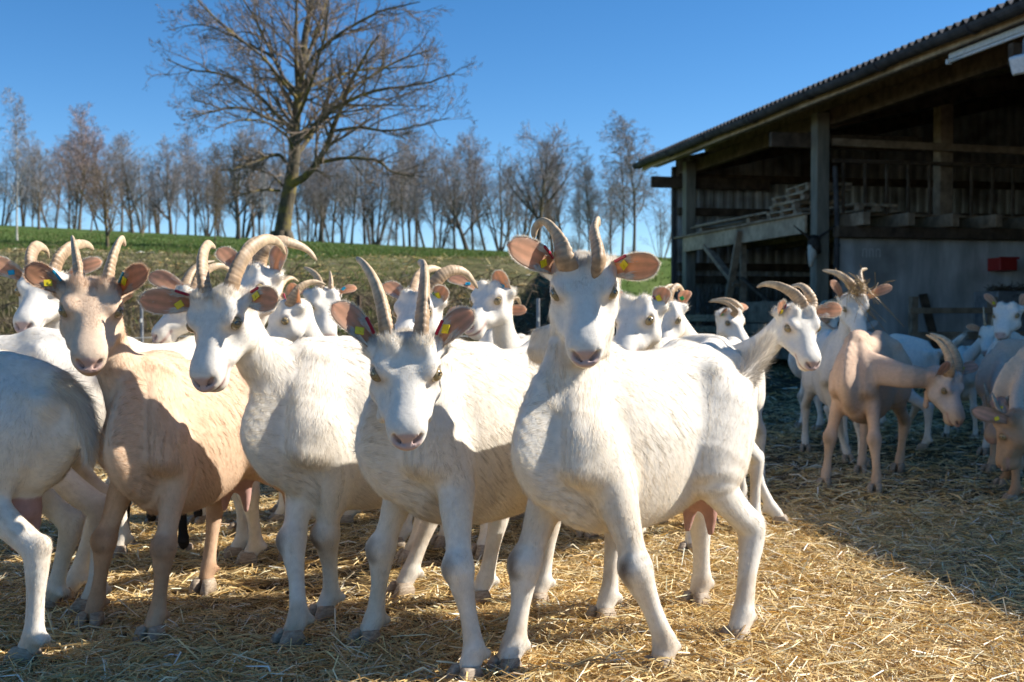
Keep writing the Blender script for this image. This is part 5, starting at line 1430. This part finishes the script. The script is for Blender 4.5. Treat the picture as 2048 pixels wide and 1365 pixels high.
goat('tan goat in front with pinkish nose and two tall upright horns', (-.967,3.394), 257, at(184,568,3.02), at(176,688,2.86), 1.0, 'tan',
     hoofs={'LF':(302,1284),'RF':(195,1256),'RH':(412,1186),'LH':(585,1122)}, q=3, udder=True, seed=4, dirt=.35, roll=.02, legw=.95,
     ears=((at(298,540,3.0), (-.2,-1,-.1)), (at(52,537,3.0), (.25,-1,-.1))), tags=('tag_yellow','tag_blue'),
     horns=[G([(214,568),(220,535,.01),(230,502,.03),(242,480,.07),(251,492,.12)],3.02), G([(160,568),(155,530,.01),(149,495,.04),(144,472,.09)],3.02)], horn_r=.0215)
goat('white goat seen from behind at the left edge, rump and hind legs only', (-1.625,3.17), 164, at(-560,600,3.45), at(-690,680,3.4), 1.02, 'white',
     hoofs={'LH':(58,1332),'RH':(100,1228)}, q=3, udder=True, seed=5, dirt=.6)
goat('white goat standing broadside behind the rump at the left edge, head out of sight', (-1.72,3.60), 178, at(-420,640,3.75), at(-560,720,3.7), 1.09, 'white',
     hoofs={'LH':(182,1232),'RH':(142,1206)}, q=2, seed=6, dirt=.7)
# -- second row
goat('white goat at upper left with thick brown horns and broad pink nose', (-1.42,4.45), 235, at(88,545,4.12), at(22,638,3.88), 1.03, 'white', q=2, seed=7, hs=1.02, tags=('tag_blue',None),
     ears=((at(205,524,4.15), (-.2,-1,.2)), (at(-28,520,4.1), (.2,-1,0))),
     horns=[G([(112,532),(124,510,.03),(146,494,.10),(172,490,.2),(188,500,.28)],4.12), G([(62,532),(64,508,.03),(76,494,.10),(92,500,.18),(98,518,.22)],4.12)], horn_r=.026)
goat('bearded white goat facing left between the front tan goat and long-horned white goat', (-.80,5.02), 190, at(378,580,4.62), at(290,648,4.52), .98, 'white', q=2, seed=8, beard=.07, tags=(None,None),
     ears=((at(352,610,4.50), (-.5,-1,0)), (at(301,551,4.75), (-.2,-1,.3))),
     horns=[G([(392,572),(404,552,.03),(424,536,.06),(448,534,.1),(465,548,.14)],4.6), G([(372,572),(382,546,.05),(402,528,.1),(430,522,.15)],4.72)], horn_r=.022)
goat('white goat looking left with a huge swept-back horn and one upright pink ear', (-.74,4.14), 195, at(510,538,3.95), at(428,618,3.80), 1.03, 'white', q=2, seed=9,
     hoofs={'RF':(480,1122),'LF':(507,1130)}, dirt=.5,
     ears=((at(566,489,3.92), (.15,-1,.05)), (at(437,500,4.05), (-.1,-1,.2))),
     horns=[G([(520,524),(533,498,.0),(560,484,.02),(592,490,.05),(616,502,.08),(634,522,.10)],3.95), G([(492,520),(500,495,.1),(520,482,.16),(548,490,.22),(566,508,.28)],4.02)], horn_r=.024)
goat('white goat mostly hidden, two ridged horns swept right behind the big-horned neck', (-.50,5.0), 190, at(572,606,4.75), at(495,690,4.65), 1.0, 'white', q=1, seed=10,
     ears=((at(582,566,4.7), (.1,-1,0)), (at(540,580,4.85), (0,-1,0))),
     horns=[G([(582,606),(598,578,.0),(624,565,.03),(652,570,.06)],4.7), G([(556,590),(565,566,.1),(582,556,.15),(598,564,.2)],4.85)], horn_r=.022)
goat('white goat facing right of camera with widely parted horns and pointed ears out level', (-.78,5.75), 255, at(648,582,5.25), at(668,680,5.08), 1.0, 'white', q=1, seed=11, tags=('tag_blue',None),
     ears=((at(714,578,5.3), (.3,-.6,.6)), (at(604,583,5.3), (-.2,-1,.4))),
     horns=[G([(661,578),(662,562,.02),(660,542,.06)],5.25), G([(640,576),(634,556,.01),(622,543,.03),(607,535,.06)],5.25)], horn_r=.020)
goat('white goat with big ridged horns sweeping right behind the forward-facing goat', (-.02,4.45), 222, at(838,590,4.0), at(768,668,3.82), 1.0, 'white', q=2, seed=12, tags=('tag_yellow','tag_green'),
     ears=((at(888,573,3.96), (.1,-1,0)), (at(768,570,4.1), (.0,-1,.2))),
     horns=[G([(862,582),(880,556,.0),(906,542,.02),(932,548,.05),(956,578,.08)],4.0), G([(832,578),(842,550,.08),(862,538,.12),(886,540,.18)],4.05)], horn_r=.024)
goat('hornless white goat with raised chin looking left', (.28,4.95), 198, at(985,572,4.6), at(914,636,4.42), 1.02, 'white', q=2, seed=13, tags=('tag_blue',None),
     ears=((at(992,542,4.55), (.05,-1,0)), (at(899,558,4.75), (.1,-1,.3))), horns=None)
goat('white goat almost hidden behind the hornless goat, ear tips and curled horn showing', (.02,6.6), 262, at(978,622,6.2), at(972,715,6.05), 1.0, 'white', q=1, seed=14, tags=('tag_green',None),
     ears=((at(1054,620,6.2), (.2,-1,.2)), (at(894,626,6.2), (-.2,-1,.2))),
     horns=[G([(1014,628),(1022,604,.02),(1034,597,.05),(1041,612,.1)],6.2), G([(962,628),(958,606,.02),(950,598,.06),(942,612,.1)],6.2)], horn_r=.019)
goat('bearded white goat looking left over the back of the tallest front goat', (.70,4.50), 236, at(1278,600,3.95), at(1212,700,3.78), 1.02, 'white', q=2, seed=15, beard=.09, tags=('tag_yellow','tag_red'),
     ears=((at(1328,575,3.92), (.0,-1,.0)), (at(1215,585,4.1), (-.1,-1,.2))), horns=None)
goat('white goat with thin looping horns half hidden behind the bearded goat', (1.05,5.6), 250, at(1330,608,5.05), at(1306,700,4.9), 1.0, 'white', q=1, seed=16, tags=('tag_green',None),
     ears=((at(1374,582,5.1), (.2,-.6,.7)), (at(1290,600,5.1), (-.2,-1,.2))),
     horns=[G([(1340,602),(1346,580,.02),(1358,574,.05),(1370,590,.1),(1373,608,.12)],5.05), G([(1322,600),(1330,580,.08),(1344,573,.12),(1356,584,.18)],5.05)], horn_r=.017)
goat('small white goat in profile facing right before the timber boards', (1.05,7.3), 350, at(1462,622,6.7), at(1506,678,6.55), .98, 'white', q=1, seed=17, tags=('tag_green',None),
     ears=((at(1491,611,6.85), (.5,-.6,.4)), (at(1447,618,6.6), (-.2,-1,0))),
     horns=[G([(1480,620),(1470,606,.0),(1450,599,.02),(1420,601,.05)],6.75), G([(1470,624),(1458,610,0),(1440,604,.02),(1417,604,.04)],6.62)], horn_r=.019)
goat('white goat facing right with long swept-back horns, behind the raised tail', (.68,5.06), 332, at(1598,618,4.66), at(1642,714,4.50), 1.02, 'white', q=2, seed=18, hoofs={'LF':(1550,1055)}, tags=('tag_yellow','tag_red'),
     ears=((at(1683,618,4.72), (.1,-1,.0)), (at(1557,606,4.6), (-.1,-1,-.0))),
     horns=[G([(1622,610),(1617,588,.0),(1602,572,.03),(1578,574,.06)],4.72), G([(1603,612),(1588,590,0),(1560,574,.0),(1532,569,.02),(1513,575,.04)],4.66)], horn_r=.024)
# -- in the shade of the barn
gs = goat('white goat wearing tangled straw on its horns', (2.02,7.15), 262, at(1710,592,6.72), at(1732,676,6.52), 1.02, 'white', q=1, seed=19, hoofs={'RF':(1698,925),'LF':(1722,932)}, tags=('tag_green',None),
     ears=((at(1784,574,6.75), (.2,-1,.3)), (at(1660,562,6.7), (.1,-1,-.1))),
     horns=[G([(1727,582),(1722,560,.02),(1722,543,.05),(1735,538,.09)],6.72), G([(1706,582),(1696,564,.0),(1674,548,.02),(1644,541,.05)],6.72)], horn_r=.026)
goat('white goat in the barn shade, mostly hidden left of the straw-decked goat', (2.55,9.0), 200, at(1652,622,8.4), at(1600,690,8.3), 1.0, 'white', q=0, seed=20, tags=None,
     ears=((at(1640,640,8.3), (-.3,-1,0)), (at(1622,610,8.5), (0,-1,.2))),
     horns=[G([(1652,620),(1660,605,0),(1672,604,.05),(1682,615,.1)],8.4), G([(1642,620),(1648,605,.1),(1660,602,.15)],8.5)], horn_r=.02)
goat('white goat turned away in the barn shade, rump and raised tail to the right', (2.44,7.85), 152, at(1700,650,8.4), at(1668,690,8.6), .98, 'white', q=1, seed=21, tail='up', hoofs={'LH':(1850,902),'RH':(1806,880)}, tags=None,
     ears=(None,None), horns=None)
goat('fawn goat in the barn shade stretching its neck right with lowered head', (1.90,6.08), 237, at(1900,748,5.72), at(1942,836,5.62), 1.03, 'fawn', q=2, seed=22, hoofs={'RF':(1655,976),'LF':(1748,986),'LH':(1798,944)}, wattles=True, dirt=.3, neckmid=at(1812,752,5.72), tags=('tag_yellow',None),
     ears=((at(1955,732,5.8), (.4,-.6,.3)), (at(1893,722,5.6), (-.3,-1,-.1))),
     horns=[G([(1914,738),(1908,705,.02),(1890,680,.05),(1860,667,.08)],5.76), G([(1899,740),(1894,708,0),(1876,683,.02),(1852,670,.05)],5.66)], horn_r=.024)
goat('small white goat with one thin upright horn beside the long-necked goat at right edge', (3.35,8.4), 240, at(1978,655,7.9), at(1970,700,7.75), .85, 'white', q=0, seed=23, tags=None,
     ears=((at(2010,655,7.9), (0,-1,0)), (at(1932,654,7.9), (0,-1,.1))),
     horns=[G([(1985,648),(1988,630,.03),(1992,618,.07)],7.9), G([(1970,648),(1968,630,.0),(1967,612,.02)],7.9)], horn_r=.017)
goat('long-necked hornless white goat looking left at the right edge', (3.30,7.35), 215, at(2016,610,7.0), at(1994,660,6.82), 1.0, 'white', q=1, seed=24, tags=('tag_yellow',None),
     ears=((at(2052,588,7.0), (0,-1,0)), (at(1967,590,7.05), (.1,-1,.1))), horns=None)
goat('greyish tan goat cut by the right edge in the barn shade, head hidden low', (2.98,6.45), 195, at(1995,795,5.95), at(1975,868,5.85), .96, 'greytan', q=1, seed=25, tags=None,
     ears=((at(2020,800,5.9), (0,-1,0)), (at(1962,830,6.0), (0,-1,.2))),
     horns=[G([(2000,812),(2004,795,0),(2012,784,.03)],5.95), G([(1980,812),(1974,790,.0),(1968,765,.03)],5.95)], horn_r=.02)
goat('cream goat at the right edge bending its brown head down, yellow tag in ear', (2.62,5.35), 192, at(2005,838,4.98), at(1980,905,5.0), .95, 'cream', q=2, seed=26, hoofs={'LF':(2008,975)}, dirt=.3, tags=('tag_yellow',None),
     ears=((at(1944,822,4.92), (-.1,-1,-.1)), (at(1990,800,5.2), (0,-1,.2))),
     horns=[G([(2010,815),(2014,800,0.05),(2024,790,.1)],5.1), G([(1996,815),(1990,800,.05),(1984,785,.1)],5.1)], horn_r=.018)
goat('black goat behind the tan goat, only its dark legs showing', (-1.40,4.62), 98, at(255,800,5.35), at(250,850,5.5), .84, 'black', q=1, seed=27, hoofs={'LH':(252,1098),'RH':(368,1112)}, tags=None,
     ears=(None,None), horns=None)
# straw caught on the horns of one goat
rngs = np.random.default_rng(77); nn = 55
c0 = at(1722,578,6.66); b0 = c0+rngs.normal(0,1,(nn,3))*np.array((.04,.03,.025))
dd = rngs.normal(0,1,(nn,3))*np.array((1,.5,.55)); dd /= np.linalg.norm(dd,axis=1,keepdims=True); dd *= rngs.uniform(.03,.09,nn)[:,None]
dd[:12] = np.array((.16,-.03,-.20))*rngs.uniform(.5,1.1,12)[:,None]+rngs.normal(0,.03,(12,3)); dd[12:20] = np.array((-.12,-.03,-.10))+rngs.normal(0,.04,(8,3))
V, F = tubes(np.stack([b0-dd*.5, b0+dd*.1+rngs.normal(0,.008,(nn,3)), b0+dd],1), np.full((nn,3),.0014), 4)
o = raw_obj('straw_wisp', V, F, M['straw'], cols=np.tile((.42,.27,.10),(len(V),1)))
tag(o, 'tangled wisp of straw hanging on the horns of a white goat', 'straw')
# ---------------------------------------------------------------- straw litter covering the yard (nobody could count it)
def straw(name, n, y0, y1, spread, lmin, lmax, wmin, wmax, hmax, seed, label, pw=1.0):
    rng = np.random.default_rng(seed)
    y = y0+(y1-y0)*rng.uniform(0,1,n)**pw; x = rng.uniform(-spread, spread, n)*y+rng.normal(0,.05,n)
    d = vnoise(x*1.6, y*1.6, 61, 4); keep = rng.uniform(-.95,.55,n) < d+.35
    x, y, d = x[keep], y[keep], d[keep]; n = len(x)
    L = rng.uniform(lmin,lmax,n)*rng.uniform(.5,1,n); w = rng.uniform(wmin,wmax,n)
    a = rng.uniform(0,2*math.pi,n)+.6*vnoise(x*2.5, y*2.5, 62, 2); pit = rng.normal(.03,.17,n); pit[rng.uniform(0,1,n) < .015] += .6
    D = np.stack([np.cos(a)*np.cos(pit), np.sin(a)*np.cos(pit), np.sin(pit)],1)
    z = land_z(x,y)+.004+rng.uniform(0,1,n)**1.6*hmax*np.clip(.6+d,.15,1.4)
    c = np.stack([x,y,z],1)
    sd = np.cross(D, np.array((0,0,1.))); sd /= np.linalg.norm(sd,axis=1,keepdims=True); ro = rng.normal(0,.7,(n,1))
    up = np.cross(sd, D); s2 = sd*np.cos(ro)+up*np.sin(ro)
    bend = up*(rng.normal(0,.10,n)*L)[:,None]+sd*(rng.normal(0,.09,n)*L)[:,None]
    p0 = c-D*L[:,None]*.5; p1 = c+bend; p2 = c+D*L[:,None]*.5
    W = w[:,None]*.5
    V = np.stack([p0-s2*W*.8, p0+s2*W*.8, p1-s2*W, p1+s2*W, p2-s2*W*.6, p2+s2*W*.6],1)
    V[:,:,2] = np.maximum(V[:,:,2], land_z(x,y)[:,None]+.002)
    V = V.reshape(-1,3); i = np.arange(n)[:,None]*6
    F = np.concatenate([i+np.array((0,1,3,2))[None], i+np.array((2,3,5,4))[None]])
    pal = np.array([(.76,.58,.28),(.69,.50,.21),(.58,.385,.15),(.84,.72,.47),(.46,.31,.13),(.56,.46,.24),(.24,.15,.06),(.92,.85,.66)])
    pr = np.array([.23,.23,.14,.11,.11,.06,.07,.05]); cc = pal[rng.choice(len(pal), n, p=pr)]*rng.uniform(.8,1.3,(n,1))
    o = raw_obj(name, V, F, M['straw'], cols=np.repeat(np.clip(cc,0,.92),6,axis=0))
    return tag(o, label, 'straw', kind='stuff')
straw('straw', 150000, 2.2, 5.2, .74, .035, .20, .0018, .0048, .030, 201, 'loose golden straw littering the ground under the front goats', 1.15)
straw('straw', 70000, 5.0, 13, .72, .06, .20, .003, .008, .03, 202, 'trampled straw covering the yard farther back towards the barn', 1.2)
straw('straw', 9000, 12, 24, .55, .10, .3, .008, .016, .04, 203, 'thin straw scattered on the far side of the yard', 1.2)
